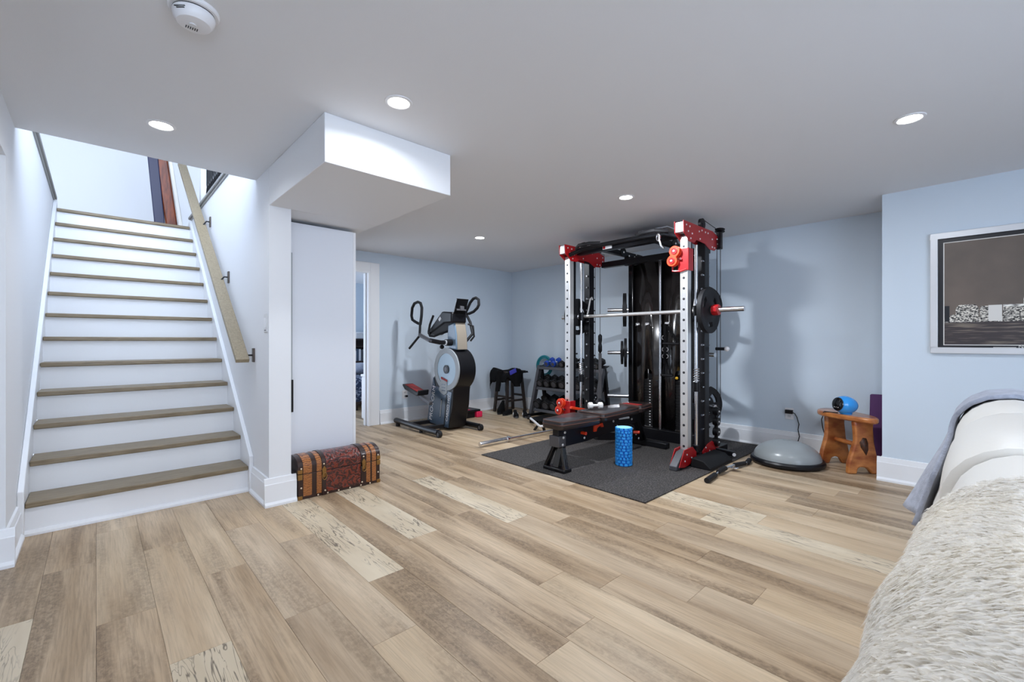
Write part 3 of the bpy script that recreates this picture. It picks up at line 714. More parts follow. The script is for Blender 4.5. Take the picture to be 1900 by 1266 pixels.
# ------------------------------------------------------------------ dumbbell rack
dk = thing('dumbbell_rack', 'grey three-tier dumbbell rack along the right wall', 'dumbbell rack', (5.32, 4.38, 0))
RY0, RY1 = 3.76, 5.0
for y in (RY0, RY1):
    obj('end_post', B().bar((5.10, y, .03), (5.30, y, .80), .05, .075, (1, 0, 0)), 'iron_grey', dk, .004)
    obj('rear_post', B().bar((5.46, y, .03), (5.33, y, .80), .05, .05, (1, 0, 0)), 'black', dk, .004)
    obj('foot', B().box(5.04, 5.52, y - .03, y + .03, 0, .04), 'black', dk, .005)
shelves = [(.10, 5.13, .30), (.44, 5.20, .25), (.765, 5.25, .21)]   # z front, x front, depth
for z, x, dp in shelves:
    obj('front_rail', B().bar((x, RY0, z), (x, RY1, z), .012, .045, (.3, 0, 1)), 'iron_grey', dk, .003)
    obj('tray', B().bar((x + dp / 2, RY0, z + .035), (x + dp / 2, RY1, z + .035), dp, .012, (-.33, 0, 1)), 'black', dk)
def make_bell(name, r, hl, gap, mat, label, group):
    t = thing(name, label, 'dumbbell', (0, 0, -50), group)
    for s_ in (-1, 1):
        hx = [(r * math.cos(PI / 3 * k + PI / 6), r * math.sin(PI / 3 * k + PI / 6)) for k in range(6)]
        obj('head', B().prism(hx, 'yz', s_ * gap / 2, s_ * (gap / 2 + hl)), mat, t, .006, local=True)
        obj('head_cap', B().cyl((s_ * (gap / 2 + hl), 0, 0), (s_ * (gap / 2 + hl + .002), 0, 0), r * .6, 16), 'iron_grey', t, local=True)
    obj('handle', B().tube([(-gap / 2, 0, 0), (-gap / 4, 0, 0), (0, 0, 0), (gap / 4, 0, 0), (gap / 2, 0, 0)], .014, 10, radii=[.013, .015, .017, .015, .013]), 'chrome', t, local=True)
    return t
G = 'dumbbells on the grey rack'
ORD = ['first', 'second', 'third', 'fourth', 'fifth', 'sixth', 'seventh', 'eighth', 'ninth']
def fill(shelf, n, r, hl, gap, what, y0=RY0 + .10, y1=RY1 - .08):
    z, x, dp = shelves[shelf]; proto = None; tl = .33
    for k in range(n):
        y = y0 + (y1 - y0) * k / (n - 1)
        label = ORD[n - 1 - k] + ' ' + what
        loc = (x + dp * .47 , y, z + .047 + r * .93); tilt = math.atan(.33)
        if proto is None: proto = make_bell('hex_dumbbell', r, hl, gap, 'hex_rubber', label, G); o = proto; o.location = loc
        else: o = copy_tree(proto, loc, label=label)
        o.rotation_euler = (0, -tilt, random.uniform(-.08, .08))
fill(0, 7, .086, .085, .12, 'large black hex dumbbell from the stool end of the bottom tier')
fill(1, 8, .074, .062, .12, 'medium black hex dumbbell from the stool end of the middle tier')
fill(2, 6, .058, .050, .11, 'small black hex dumbbell past the blue ones on the top tier', RY0 + .10, 4.50)
z, x, dp = shelves[2]
for lab, y in (('small blue dumbbell, further left of two on the top tier', 4.83), ('small blue dumbbell, nearer the black ones on the top tier', 4.69)):
    b_ = make_bell('blue_dumbbell', .05, .05, .10, 'blue_vinyl', lab, None); b_.location = (x + dp * .47, y, z + .098); b_.rotation_euler = (0, -math.atan(.33), .1)
bx_ = tag(obj('exercise_roll', B().lathe([(0, 0), (.05, 0), (.055, .01), (.055, .10), (.03, .13), (.012, .14), (.012, .17), (0, .17)], (x + dp * .5, 4.46, z + .225), (.2, -1, .1), 18), 'hex_rubber', None), 'short black roll lying on top of the small dumbbells', 'roll')
hp = tag(obj('resistance_ring', B().tube([(5.50, 5.085 + .165 * math.cos(a), .78 + .165 * math.sin(a)) for a in [2 * PI * k / 40 for k in range(40)]], .018, 10, True), 'teal', None),
    'teal exercise ring hanging behind the end of the dumbbell rack', 'exercise ring')
obj('inner_band', B().tube([(5.50, 5.085 + .135 * math.cos(a), .78 + .135 * math.sin(a)) for a in [2 * PI * k / 40 for k in range(40)]], .011, 8, True), 'teal', hp)

# bent chrome bar on a low black step in front of the rack
sb = thing('step_box', 'low black step box in front of the dumbbell rack', 'step', (4.75, 4.35, 0))
obj('top', B().box(4.62, 5.0, 4.05, 4.62, .05, .07), 'black_matte', sb, .012)
for x_, y_ in ((4.64, 4.08), (4.64, 4.50), (4.88, 4.08), (4.88, 4.50)): obj('foot', B().box(x_, x_ + .1, y_, y_ + .09, 0, .05), 'black', sb, .01)
fb = thing('bent_chrome_bar', 'bent chrome cable bar with black grip left of the bench', 'cable attachment', (4.33, 4.1, 0))
obj('bar', B().tube([(4.54, 4.48, .10), (4.40, 4.25, .09), (4.25, 4.02, .085), (4.235, 3.985, .085), (4.26, 3.96, .088), (4.33, 3.90, .10), (4.40, 3.82, .115)], .016, 10), 'white_plastic', fb)
obj('grip', B().tube([(4.60, 4.56, .10), (4.52, 4.44, .10)], .022, 10), 'rubber', fb)
obj('foot', B().bar((4.30, 4.16, .0), (4.33, 4.10, .09), .03, .03), 'black', fb, .004); obj('foot', B().bar((4.36, 4.03, .0), (4.32, 4.02, .09), .03, .03), 'black', fb, .004)

# ------------------------------------------------------------------ floor mat
mt = tag(obj('floor_mat', B().box(2.955, 5.54, 1.722, 3.63, .0005, .010), 'mat_rubber', None, .002), 'large dark speckled rubber mat under the weight machine', 'floor mat')
ZM = .010

# ------------------------------------------------------------------ smith machine / cable tower
sm = thing('smith_machine', 'tall black and silver weight machine with red brackets and cable towers', 'weight machine', (4.5, 2.685, ZM))
YR, YL = 1.97, 3.40
XF, XB = 4.115, 4.50            # front upright, rear upright
XBAR, ZBAR = 4.37, 1.50
XSH = 5.03                      # weight stack housing
def side_frame(y, out, carriage_z):
    """one side frame; out = direction away from the machine's middle"""
    up = obj('front_upright', B().box(XF - .037, XF + .037, y - .037, y + .037, .10, 2.20), 'silver', sm, .004)
    h0 = None
    for k in range(20):
        z = .20 + .1 * k
        if abs(z - carriage_z) < .1: continue
        if h0 is None: h0 = obj('hole', B().cyl((XF - .0385, y, z), (XF - .030, y, z), .012, 12), 'dark_slot', up, origin=(XF - .0385, y, z))
        else: inst('hole', h0, up, (XF - .0385, y, z))
    ru = obj('rear_upright', B().box(XB - .05, XB + .05, y - .04, y + .04, .05, 2.20), 'black', sm, .005)
    obj('inner_channel', B().box(XF + .055, XF + .10, y - .02, y + .035, .12, 2.16), 'black', ru, .003)
    pg = None
    for k in range(13):
        z = .32 + .14 * k
        if pg is None: pg = obj('catch_peg', B().cyl((XB - .085, y - .025, z), (XB + .085, y - .025, z), .011, 10), 'chrome', ru, origin=(XB, y, z))
        else: inst('catch_peg', pg, ru, (XB, y, z))
    obj('guide_rod', B().cyl((XBAR - .03, y, .13), (XBAR - .03, y, 2.15), .016, 14), 'chrome', sm)
    coil = [(XBAR - .03 + .026 * math.cos(a), y + .026 * math.sin(a), .79 + .14 * a / (12 * PI)) for a in [k * PI / 5 for k in range(61)]]
    obj('spring', B().tube(coil, .0055, 6), 'chrome', sm)
    obj('spring_stop', B().cyl((XBAR - .03, y, .70), (XBAR - .03, y, .79), .034, 16), 'black', sm)
    obj('rod_collar', B().cyl((XBAR - .03, y, .10), (XBAR - .03, y, .17), .036, 16), 'black', sm)
    # top beam with red gusset plates either side
    obj('top_beam', B().box(3.985, 4.78, y - .038, y + .038, 2.22, 2.315), 'steel', sm, .004)
    gus = [(3.975, 2.325), (4.62, 2.325), (4.76, 2.28), (4.76, 2.19), (4.66, 2.13), (4.54, 2.13), (4.44, 2.17), (4.25, 2.18), (4.20, 2.145), (4.10, 2.145), (3.985, 2.215)]
    for s_ in (-1, 1):
        g_ = obj('gusset', B().prism(gus, 'xz', y + s_ * .039, y + s_ * .047), 'rack_red', sm, .002)
        b0 = None
        for bx, bz in ((4.03, 2.29), (4.10, 2.285), (4.07, 2.235), (4.15, 2.225), (4.30, 2.27), (4.12, 2.175), (4.36, 2.29), (4.44, 2.285), (4.50, 2.285), (4.60, 2.24), (4.72, 2.26), (4.72, 2.21), (4.60, 2.16), (4.66, 2.16), (4.32, 2.20)):
            yy = y + s_ * .049
            if b0 is None: b0 = obj('bolt', B().ball((bx, yy, bz), .009, .006, .009, 8, 5), 'bolt', g_, origin=(bx, yy, bz))
            else: inst('bolt', b0, g_, (bx, yy, bz))
    # base beam, foot plates
    obj('base_beam', B().box(3.93, 5.02, y - .04, y + .04, ZM, .085), 'black', sm, .006)
    for s_ in (-1, 1):
        for poly in ([(3.89, .04), (3.99, .185), (4.16, .19), (4.24, .13), (4.24, .05), (4.0, .02)], [(4.38, .06), (4.38, .11), (4.50, .165), (4.60, .18), (4.70, .12), (4.76, .09), (4.76, .04)]):
            g_ = obj('foot_gusset', B().prism(poly, 'xz', y + s_ * .041, y + s_ * .049), 'rack_red', sm, .002)
            for bx, bz in [(poly[0][0] * .6 + poly[2][0] * .4, .08), (poly[0][0] * .3 + poly[3][0] * .7, .09), (poly[0][0] * .45 + poly[2][0] * .55, .135)]:
                obj('bolt', B().ball((bx, y + s_ * .051, bz), .009, .006, .009, 8, 5), 'bolt', g_)
    obj('front_foot', B().prism([(3.86, ZM), (3.86, .05), (3.99, .16), (4.07, .17), (4.07, ZM)], 'xz', y - .036, y + .036), 'iron_grey', sm, .006)
    obj('rear_arm', B().bar((4.70, y, .07), (4.74, y + out * .22, .05), .05, .05), 'black', sm, .006)
    obj('arm_cap', B().cyl((4.715, y + out * .221, .05), (4.70, y + out * .225, .05), .016, 12), 'white_plastic', sm)
    # pulleys
    obj('top_pulley', B().cyl((4.42, y + out * .02 - .014, 2.37), (4.42, y + out * .02 + .014, 2.37), .055, 22), 'black', sm)
    obj('pulley_fork', B().box(4.40, 4.44, y + out * .02 - .02, y + out * .02 + .02, 2.31, 2.375), 'black', sm, .003)
    obj('swivel_pulley', B().lathe([(.05, -.012), (.042, 0), (.05, .012)], (4.76, y + out * .06, 2.355), (.15, 0, 1), 20), 'black', sm)
    obj('swivel_post', B().box(4.735, 4.785, y + out * .03, y + out * .08, 2.16, 2.34), 'black', sm, .004)
    obj('cable', B().tube([(4.43, y + out * .02, 2.422), (4.72, y + out * .05, 2.36)], .0035, 6), 'black', sm)
    for xx, yo in ((4.70, .055), (4.80, .05)):
        obj('cable', B().cyl((xx, y + out * yo, .35), (xx, y + out * yo, 2.25), .0035, 6), 'black', sm)
    lowp = obj('pulley_chain', B().box(4.66, 4.69, y + out * .04, y + out * .075, .11, .52), 'black', sm, .01)
    for k in range(4):
        zz = .16 + .105 * k
        obj('low_pulley', B().cyl((4.675, y + out * .035, zz), (4.675, y + out * .085, zz), .042, 16), 'black', lowp)
        obj('bolt', B().ball((4.675, y + out * .088 if out < 0 else y + .03, zz), .010, .008, .010, 8, 5), 'bolt', lowp)
    # cable carriage on the front upright with a two-wheel pulley bracket
    cz = carriage_z
    ca = obj('carriage', B().box(XF - .052, XF + .052, y - .052, y + .052, cz - .11, cz + .10), 'rack_red', sm, .004)
    yy = y - out * .06 if out < 0 else y + .0
    yb_ = y + .055
    eight = arc(yb_ + .01, cz + .075, .052, -40, 220, 16) + arc(yb_ + .035, cz - .015, .052, 140, 400, 16)
    pb_ = obj('pulley_bracket', B().prism(eight, 'yz', XF - .10, XF - .085), 'rack_orange', ca, .003)
    obj('pulley_bracket', B().prism(eight, 'yz', XF - .06, XF - .045), 'rack_orange', ca, .003)
    for py_, pz_ in ((yb_ + .01, cz + .075), (yb_ + .035, cz - .015)):
        obj('pulley_wheel', B().cyl((XF - .108, py_, pz_), (XF - .05, py_, pz_), .030, 18), 'rack_red', ca)
        obj('axle_bolt', B().ball((XF - .110, py_, pz_), .008, .012, .012, 10, 6), 'bolt', ca)
    obj('carriage_loop', B().tube([(XF - .05, yb_ + .05, cz - .06), (XF - .05, yb_ + .05, cz - .105), (XF - .05, yb_ - .03, cz - .115), (XF - .05, yb_ - .09, cz - .10)], .009, 8), 'rack_red', ca)
    obj('lock_pin', B().cyl((XF - .06, y + .05, cz + .0), (XF - .075, y + .01, cz + .0), .012, 10), 'chrome', ca)
side_frame(YR, -1, 1.98)
side_frame(YL, 1, .39)
# near side only: foot tray, wheel knob
ft = obj('foot_plate', B().prism([(1.722, ZM), (1.725, .03), (1.79, .085), (1.90, .10), (1.915, .04), (1.915, ZM)], 'yz', 4.10, 4.60), 'black_matte', sm, .008)
obj('knob', B().cyl((4.66, YR - .06, 1.12), (4.66, YR - .16, 1.12), .016, 12), 'black', sm)
obj('knob_ball', B().ball((4.66, YR - .17, 1.12), .026, .026, .026), 'white_plastic', sm)
obj('red_stop', B().bar((4.06, YL - .06, .42), (4.30, YL - .13, .37), .05, .03), 'rack_orange', sm, .004)

# crossbeams between the two sides
obj('pull_up_bar', B().tube([(4.06, YL - .05, 2.21), (4.10, 3.2, 2.26), (4.16, 2.95, 2.285), (4.18, 2.685, 2.29), (4.16, 2.42, 2.285), (4.10, 2.17, 2.26), (4.06, YR + .05, 2.21)], .024, 10), 'black', sm)
obj('front_crossbeam', B().box(4.20, 4.27, YR + .04, YL - .04, 2.225, 2.295), 'black', sm, .004)
gm = obj('angled_grip', B().tube([(4.05, 2.46, 2.28), (3.98, 2.36, 2.28), (3.98, 2.22, 2.28), (4.06, 2.12, 2.27)], .019, 10), 'rubber', sm)
obj('angled_grip', B().tube([(4.05, 2.91, 2.28), (3.98, 3.01, 2.28), (3.98, 3.15, 2.28), (4.06, 3.25, 2.27)], .019, 10), 'rubber', sm)
obj('rear_crossbeam', B().box(4.70, 4.77, YR + .04, YL - .04, 2.13, 2.20), 'black', sm, .004)
for s_, y in ((-1, 2.36), (1, 3.01)):
    obj('link_beam', B().box(4.27, XSH + .02, y - .03, y + .03, 2.225, 2.28), 'black', sm, .004)
    obj('link_post', B().box(4.72, 4.76, y - .025, y + .025, 2.12, 2.24), 'black', sm, .003)
    pw = obj('head_pulley', B().cyl((4.60, y - .045, 2.26), (4.60, y - .03, 2.26), .055, 22), 'black', sm)
    obj('bolt', B().ball((4.60, y - .048, 2.26), .012, .007, .012, 8, 5), 'bolt', pw)
    for bx, bz in ((4.74, 2.235), (4.86, 2.24), (4.90, 2.27)): obj('bolt', B().ball((bx, y - .033, bz), .010, .006, .010, 8, 5), 'bolt', sm)
obj('top_deck', B().prism([(4.36, 2.30), (4.36, 3.06), (4.62, 2.95), (4.62, 2.41)], 'xy', 2.305, 2.32), 'black', sm, .003)
hk = obj('carabiner', B().tube([(4.02, 2.20 + .02 * math.cos(a), 2.215 + .035 * math.sin(a)) for a in [2 * PI * k / 14 for k in range(14)]], .006, 6, True), 'chrome', sm)
obj('chain_hook', B().tube([(4.03, 2.20, 2.25), (4.02, 2.19, 2.19), (4.02, 2.17, 2.13), (4.03, 2.15, 2.10)], .010, 8), 'chrome', sm)
wl = obj('warning_label', B().box(4.195, 4.2, 2.86, 2.98, 2.235, 2.285), 'white_plastic', sm)
obj('label_mark', B().box(4.193, 4.195, 2.945, 2.975, 2.24, 2.28), 'rack_red', wl)

# weight stack housing: bowed glossy shrouds between posts
ho = obj('housing_base', B().box(XSH - .12, XSH + .16, 2.24, 3.13, ZM, .14), 'black', sm, .006)
obj('housing_top', B().box(XSH - .05, XSH + .14, 2.24, 3.13, 2.16, 2.26), 'black', sm, .006)
for y in (2.265, 3.105):
    obj('housing_post', B().box(XSH - .06, XSH + .06, y - .035, y + .035, .1, 2.22), 'black_gloss', sm, .012)
obj('housing_back', B().box(XSH + .12, XSH + .135, 2.29, 3.08, .14, 2.16), 'black', sm)
def shroud(y0, y1, slot0, slot1):
    """bowed panel, with an arched slot left open in the lower part"""
    zs0, zs1 = .16, .80
    fn = lambda y: XSH - .015 - .055 * math.sin(PI * (y - y0) / (y1 - y0))
    ys = [y0 + (slot0 - y0) * k / 4 for k in range(5)] + [slot0 + (slot1 - slot0) * k / 8 for k in range(1, 9)] + [slot1 + (y1 - slot1) * k / 4 for k in range(1, 5)]
    b = B()
    zt_ = lambda y: zs1 + (.055 * math.sqrt(max(0, 1 - ((y - (slot0 + slot1) / 2) / ((slot1 - slot0) / 2)) ** 2)) if slot0 <= y <= slot1 else 0)
    for a_, c_ in zip(ys, ys[1:]):
        ins = a_ >= slot0 - 1e-6 and c_ <= slot1 + 1e-6
        if not ins: b.add([(fn(a_), a_, .13), (fn(c_), c_, .13), (fn(c_), c_, zs1), (fn(a_), a_, zs1)], [(0, 1, 2, 3)])
        else: b.add([(fn(a_), a_, .13), (fn(c_), c_, .13), (fn(c_), c_, zs0), (fn(a_), a_, zs0)], [(0, 1, 2, 3)])
        b.add([(fn(a_), a_, zt_(a_)), (fn(c_), c_, zt_(c_)), (fn(c_), c_, 2.17), (fn(a_), a_, 2.17)], [(0, 1, 2, 3)])
    o = obj('shroud', b, 'shroud', sm, smooth=60, solid=.006)
    # the stack behind the slot
    ym = (slot0 + slot1) / 2
    for k in range(17):
        w_ = obj('stack_plate', B().box(XSH - .03, XSH + .09, ym - .085, ym + .085, .15 + .034 * k, .15 + .034 * k + .031), 'stack', sm)
        obj('stack_number', B().box(XSH - .0315, XSH - .03, ym - .012, ym + .006, .158 + .034 * k, .170 + .034 * k), 'off_white', w_)
    obj('stack_head', B().box(XSH - .01, XSH + .06, ym - .03, ym + .03, .728, .80), 'black', sm, .005)
    obj('stack_cable', B().cyl((XSH + .03, ym, .80), (XSH + .03, ym, 2.18), .004, 6), 'black', sm)
    obj('guide_rod', B().cyl((XSH + .03, ym + .055, .14), (XSH + .03, ym + .055, 2.18), .012, 10), 'chrome', sm)
    obj('guide_rod', B().cyl((XSH + .03, ym - .055, .14), (XSH + .03, ym - .055, 2.18), .012, 10), 'chrome', sm)
shroud(2.30, 2.675, 2.40, 2.505)
shroud(2.70, 3.07, 2.80, 2.905)
obj('centre_rail', B().cyl((XSH - .075, 2.687, .14), (XSH - .075, 2.687, 2.22), .017, 14), 'chrome', sm)
obj('rail_foot', B().box(XSH - .10, XSH - .05, 2.655, 2.72, .115, .14), 'bolt', sm, .003)
for y in (2.40, 2.60, 2.86, 2.99):
    hk = obj('hook', B().box(XSH - .085, XSH - .07, y - .025, y + .025, 1.40, 1.425), 'bolt', sm, .003)
    obj('hook_arm', B().cyl((XSH - .075, y, 1.405), (XSH - .12, y, 1.395), .008, 8), 'chrome', hk)

# storage pegs, angled out
DP = Vector((-.53, .85, 0)); DN = Vector((-.53, -.85, 0))
for base, dvec in ((Vector((5.02, 3.12, 0)), DP), (Vector((5.02, 2.25, 0)), DN)):
    for z in (1.60, 1.05, .49):
        b0 = base + Vector((0, 0, z))
        obj('peg_plate', B().cyl(b0 + dvec * .01, b0 + dvec * .03, .04, 16), 'black', sm)
        obj('storage_peg', B().cyl(b0, b0 + dvec * .30, .024, 16), 'chrome', sm)

# smith bar
obj('bar', B().tube([(XBAR, 2.0, ZBAR), (XBAR, 3.37, ZBAR)], .0195, 14), 'silver', sm)
for y, out in ((YR, -1), (YL, 1)):
    obj('bar_bearing', B().cyl((XBAR - .02, y, ZBAR - .05), (XBAR - .02, y, ZBAR + .05), .032, 16), 'black', sm)
    obj('bar_sleeve', B().cyl((XBAR, y + out * .03, ZBAR), (XBAR, y + out * .32 if out > 0 else 1.53, ZBAR), .025, 18), 'chrome', sm)
    obj('bar_hook', B().tube([(XBAR + .02, y - out * .05, ZBAR), (XBAR + .06, y - out * .05, ZBAR + .12), (XBAR + .09, y - out * .05, ZBAR + .22), (XBAR + .115, y - out * .05, ZBAR + .24), (XBAR + .13, y - out * .05, ZBAR + .21)], .010, 8), 'silver', sm)
def weight_plate(label, c, n, r, th, grip=True, raised=True):
    """round rubber weight plate, axis n"""
    n = Vector(n).normalized(); t = thing('weight_plate', label, 'weight plate', c)
    c = Vector(c)
    a = n.cross(Vector((0, 0, 1))).normalized(); up = Vector((0, 0, 1))
    N = 48; rin = .027
    # annulus with three grip slots: built as a ring of cells, slots left open
    b = B()
    rad = [rin, r * .30, r * .52, r * .74, r * .86, r]
    hw = [th * .62, th * .62, th * .36, th * .36, th * .5, th * .46]
    def pt(i, k, s): 
        q = 2 * PI * k / N + PI / 2
        return c + n * (s * hw[i]) + a * (rad[i] * math.cos(q)) + up * (rad[i] * math.sin(q))
    def open_(i, k):
        return grip and i == 2 and any(abs(((k + .5 - m) + N / 2) % N - N / 2) < 3.2 for m in (8, 24, 40))
    for i in range(5):
        for k in range(N):
            k2 = (k + 1) % N
            if open_(i, k):
                # walls of the slot
                for (A, Bb) in (((i, k), (i, k2)), ((i + 1, k2), (i + 1, k))):
                    b.add([pt(*A, 1), pt(*Bb, 1), pt(*Bb, -1), pt(*A, -1)], [(0, 1, 2, 3)])
                for kk, nb in ((k, k - 1), (k2, k + 1)):
                    if not open_(i, nb % N): b.add([pt(i, kk, 1), pt(i + 1, kk, 1), pt(i + 1, kk, -1), pt(i, kk, -1)], [(0, 1, 2, 3)])
                continue
            for s_ in (1, -1): b.add([pt(i, k, s_), pt(i, k2, s_), pt(i + 1, k2, s_), pt(i + 1, k, s_)], [(0, 1, 2, 3)])
    for i in (0, 5):
        for k in range(N): b.add([pt(i, k, 1), pt(i, (k + 1) % N, 1), pt(i, (k + 1) % N, -1), pt(i, k, -1)], [(0, 1, 2, 3)])
    obj('disc', b, 'rubber', t, smooth=40)
    obj('insert', B().lathe([(rin, -th * .64), (rin + .008, -th * .64), (rin + .008, th * .64), (rin, th * .64)], c, n, 24), 'steel', t)
    return t
weight_plate('large black weight plate on the near end of the machine bar', (XBAR, 1.86, ZBAR), (0, 1, 0), .225, .045)
weight_plate('large black weight plate on the far end of the machine bar', (XBAR, 3.485, ZBAR), (0, 1, 0), .225, .045)
P1 = Vector((5.02, 3.12, 0)); P2 = Vector((5.02, 2.25, 0))
weight_plate('large black plate alone on the upper left storage peg', P1 + DP * .085 + Vector((0, 0, 1.60)), DP, .215, .045)
weight_plate('medium black plate on the middle left storage peg, nearer the post', P1 + DP * .075 + Vector((0, 0, 1.05)), DP, .185, .035, False)
weight_plate('smaller black plate on the middle left storage peg, in front', P1 + DP * .118 + Vector((0, 0, 1.05)), DP, .150, .032, False)
weight_plate('large black plate on the lower right storage peg near the mat edge', P2 + DN * .10 + Vector((0, 0, .49)), DN, .215, .045)
weight_plate('large black plate on the upper right storage peg behind the near uprights', P2 + DN * .10 + Vector((0, 0, 1.60)), DN, .215, .045)
cc = thing('bar_collar', 'red lock collar holding the plate on the near bar end', 'collar', (XBAR, 1.80, ZBAR))
obj('ring', B().lathe([(.026, -.03), (.050, -.03), (.053, -.02), (.053, .02), (.050, .03), (.026, .03)], (XBAR, 1.79, ZBAR), (0, 1, 0), 20), 'rack_red', cc)
obj('lever', B().box(XBAR - .062, XBAR - .045, 1.765, 1.815, ZBAR - .02, ZBAR + .03), 'rack_red', cc, .004)

# straps and grips hanging on the housing hooks
sp = thing('strap_handles', 'black cable straps with chrome rings hanging on the machine housing', 'strap handles', (4.90, 2.58, 1.39))
xs = XSH - .115
for dx, y0, y1, z1 in ((0, 2.59, 2.595, .98), (-.012, 2.605, 2.575, .98), (-.02, 2.595, 2.60, .93)):
    obj('strap', B().bar((xs + dx, y0, 1.40), (xs + dx, y1, z1), .035, .006, (1, 0, 0)), 'cloth_black', sp)
obj('strap', B().bar((xs, 2.585, 1.39), (xs - .01, 2.43, 1.17), .03, .006, (1, 0, 0)), 'cloth_black', sp)
obj('cross_grip', B().cyl((xs - .02, 2.62, 1.17), (xs - .02, 2.42, 1.165), .014, 12), 'rubber', sp)
for y, z in ((2.62, 1.24), (2.615, 1.10), (2.575, 1.10), (2.615, 1.02), (2.575, 1.02)):
    obj('ring', B().tube([(xs - .012, y + .016 * math.cos(a), z + .022 * math.sin(a)) for a in [2 * PI * k / 12 for k in range(12)]], .0045, 6, True), 'chrome', sp)
tg = thing('triangle_grip', 'black triangular cable grip hanging below the straps', 'cable grip', (4.90, 2.58, .95))
obj('webbing', B().bar((xs, 2.595, .97), (xs, 2.645, .80), .018, .006, (1, 0, 0)).bar((xs, 2.59, .97), (xs, 2.525, .80), .018, .006, (1, 0, 0)), 'cloth_black', tg)
obj('grip', B().cyl((xs, 2.655, .795), (xs, 2.51, .79), .015, 12), 'rubber', tg)
fl = tag(obj('amber_clip', B().ball((xs + .03, 2.475, .765), .018, .018, .018), 'amber', None), 'small yellow ball clip beside the right weight stack', 'clip')

# long rope hanging at the far side frame
rp = thing('cable_grip', 'black cable grip hanging at the far uprights', 'cable grip', (4.72, 3.40, 1.2))
obj('grip', B().lathe([(.008, 0), (.026, -.02), (.026, -.08), (.018, -.12), (.026, -.16), (.026, -.22), (.008, -.25)], (4.80, 3.45, 1.29), n=14), 'black', rp)
obj('strap', B().bar((4.80, 3.45, 1.04), (4.80, 3.45, .45), .045, .008, (1, 0, 0)), 'iron_grey', rp)
obj('hanger', B().cyl((4.80, 3.45, 1.29), (4.80, 3.45, 2.2), .0036, 6), 'black', rp)

# ------------------------------------------------------------------ bench
bn = thing('weight_bench', 'black adjustable weight bench standing on the rubber mat', 'bench', (3.8, 2.7, ZM))
BY = 2.71
def pad(name, outl, z0, z1, x_slope=0):
    m = len(outl); b = B(); rows = [(z0, .97), (z0 + .012, 1.0), ((z0 + z1) / 2, 1.0), (z1 - .014, 1.0), (z1 - .003, .965), (z1, .90)]
    mx = sum(p[0] for p in outl) / m; my = sum(p[1] for p in outl) / m
    vs = [(mx + (x - mx) * (1 - (1 - k) * .6), my + (y - my) * k, z + x_slope * (x - 3.0)) for z, k in rows for x, y in outl]
    fs = [tuple(range(m))[::-1], tuple((len(rows) - 1) * m + i for i in range(m))]
    for r_ in range(len(rows) - 1): fs += [(r_ * m + i, r_ * m + (i + 1) % m, (r_ + 1) * m + (i + 1) % m, (r_ + 1) * m + i) for i in range(m)]
    p_ = obj(name, b.add(vs, fs), 'vinyl', bn, smooth=50)
    zm = z0 + (z1 - z0) * .55
    obj('piping', B().tube([(x, y, zm + x_slope * (x - 3.0)) for x, y in outl], .005, 6, True), 'stitch_brown', p_)
    obj('piping', B().tube([(mx + (x - mx) * .985, my + (y - my) * .97, z1 - .004 + x_slope * (x - 3.0)) for x, y in outl], .004, 6, True), 'stitch_brown', p_)
    return p_
def rounded(x0, x1, h0, h1, n=6, r=.05):
    """pad outline: half width h0 at x0 and h1 at x1, rounded corners"""
    pts = []
    for (cx_, cy_, a0) in ((x1 - r, BY + h1 - r, 0), (x0 + r, BY + h0 - r, 90), (x0 + r, BY - h0 + r, 180), (x1 - r, BY - h1 + r, 270)):
        pts += arc(cx_, cy_, r, a0, a0 + 90, n)
    return pts
pad('seat_pad', rounded(3.02, 3.56, .13, .175), .40, .475)
pad('back_pad', rounded(3.585, 4.30, .175, .15), .415, .49)
pad('head_pad', rounded(4.31, 4.60, .15, .13), .42, .495)
obj('head_stripe', B().box(4.33, 4.42, BY - .10, BY + .10, .494, .498), 'pedal_red', bn, .001)
obj('main_beam', B().prism([(3.08, .40), (4.5, .40), (4.5, .30), (3.9, .25), (3.5, .22), (3.08, .22)], 'xz', BY - .035, BY + .035), 'black', bn, .005)
fl_ = obj('front_leg', B().bar((3.17, BY, .24), (3.10, BY, .03), .07, .055, (1, 0, 0)), 'black_gloss', bn, .006)
obj('front_foot', B().box(3.05, 3.16, BY - .13, BY + .13, ZM, .04), 'black', bn, .008)
obj('leg_brace', B().bar((3.125, BY - .05, .22), (3.09, BY - .12, .03), .03, .05, (1, 0, 0)).bar((3.125, BY + .05, .22), (3.09, BY + .12, .03), .03, .05, (1, 0, 0)), 'black_gloss', bn, .004)
obj('end_box', B().box(3.06, 3.16, BY - .06, BY + .06, .23, .33), 'iron_grey', bn, .006)
obj('rear_post', B().bar((4.42, BY, .36), (4.60, BY, .06), .06, .07, (1, 0, 0)), 'black', bn, .006)
obj('rear_foot', B().box(4.55, 4.64, 2.40, 3.02, ZM, .075), 'black', bn, .01)
obj('rear_beam', B().bar((3.7, BY, .24), (4.58, BY, .10), .06, .08), 'black', bn, .006)
for x, z in ((3.12, .315), (3.14, .36), (3.11, .25), (3.46, .26), (3.44, .385), (3.62, .38), (3.95, .36), (4.02, .30), (4.3, .34)):
    obj('bolt', B().ball((x, BY - (.064 if x < 3.16 else .040), z), .013, .008, .013, 10, 6), 'bolt', bn)
obj('adjust_pin', B().cyl((3.42, BY - .036, .315), (3.42, BY - .09, .315), .016, 12), 'rack_orange', bn)
lk = obj('ladder_bracket', B().prism([(3.60, .30), (3.60, .36), (3.66, .37), (3.74, .375), (3.76, .33), (3.72, .33), (3.70, .35), (3.65, .33), (3.64, .30)], 'xz', BY - .055, BY - .038), 'rack_orange', bn, .003)
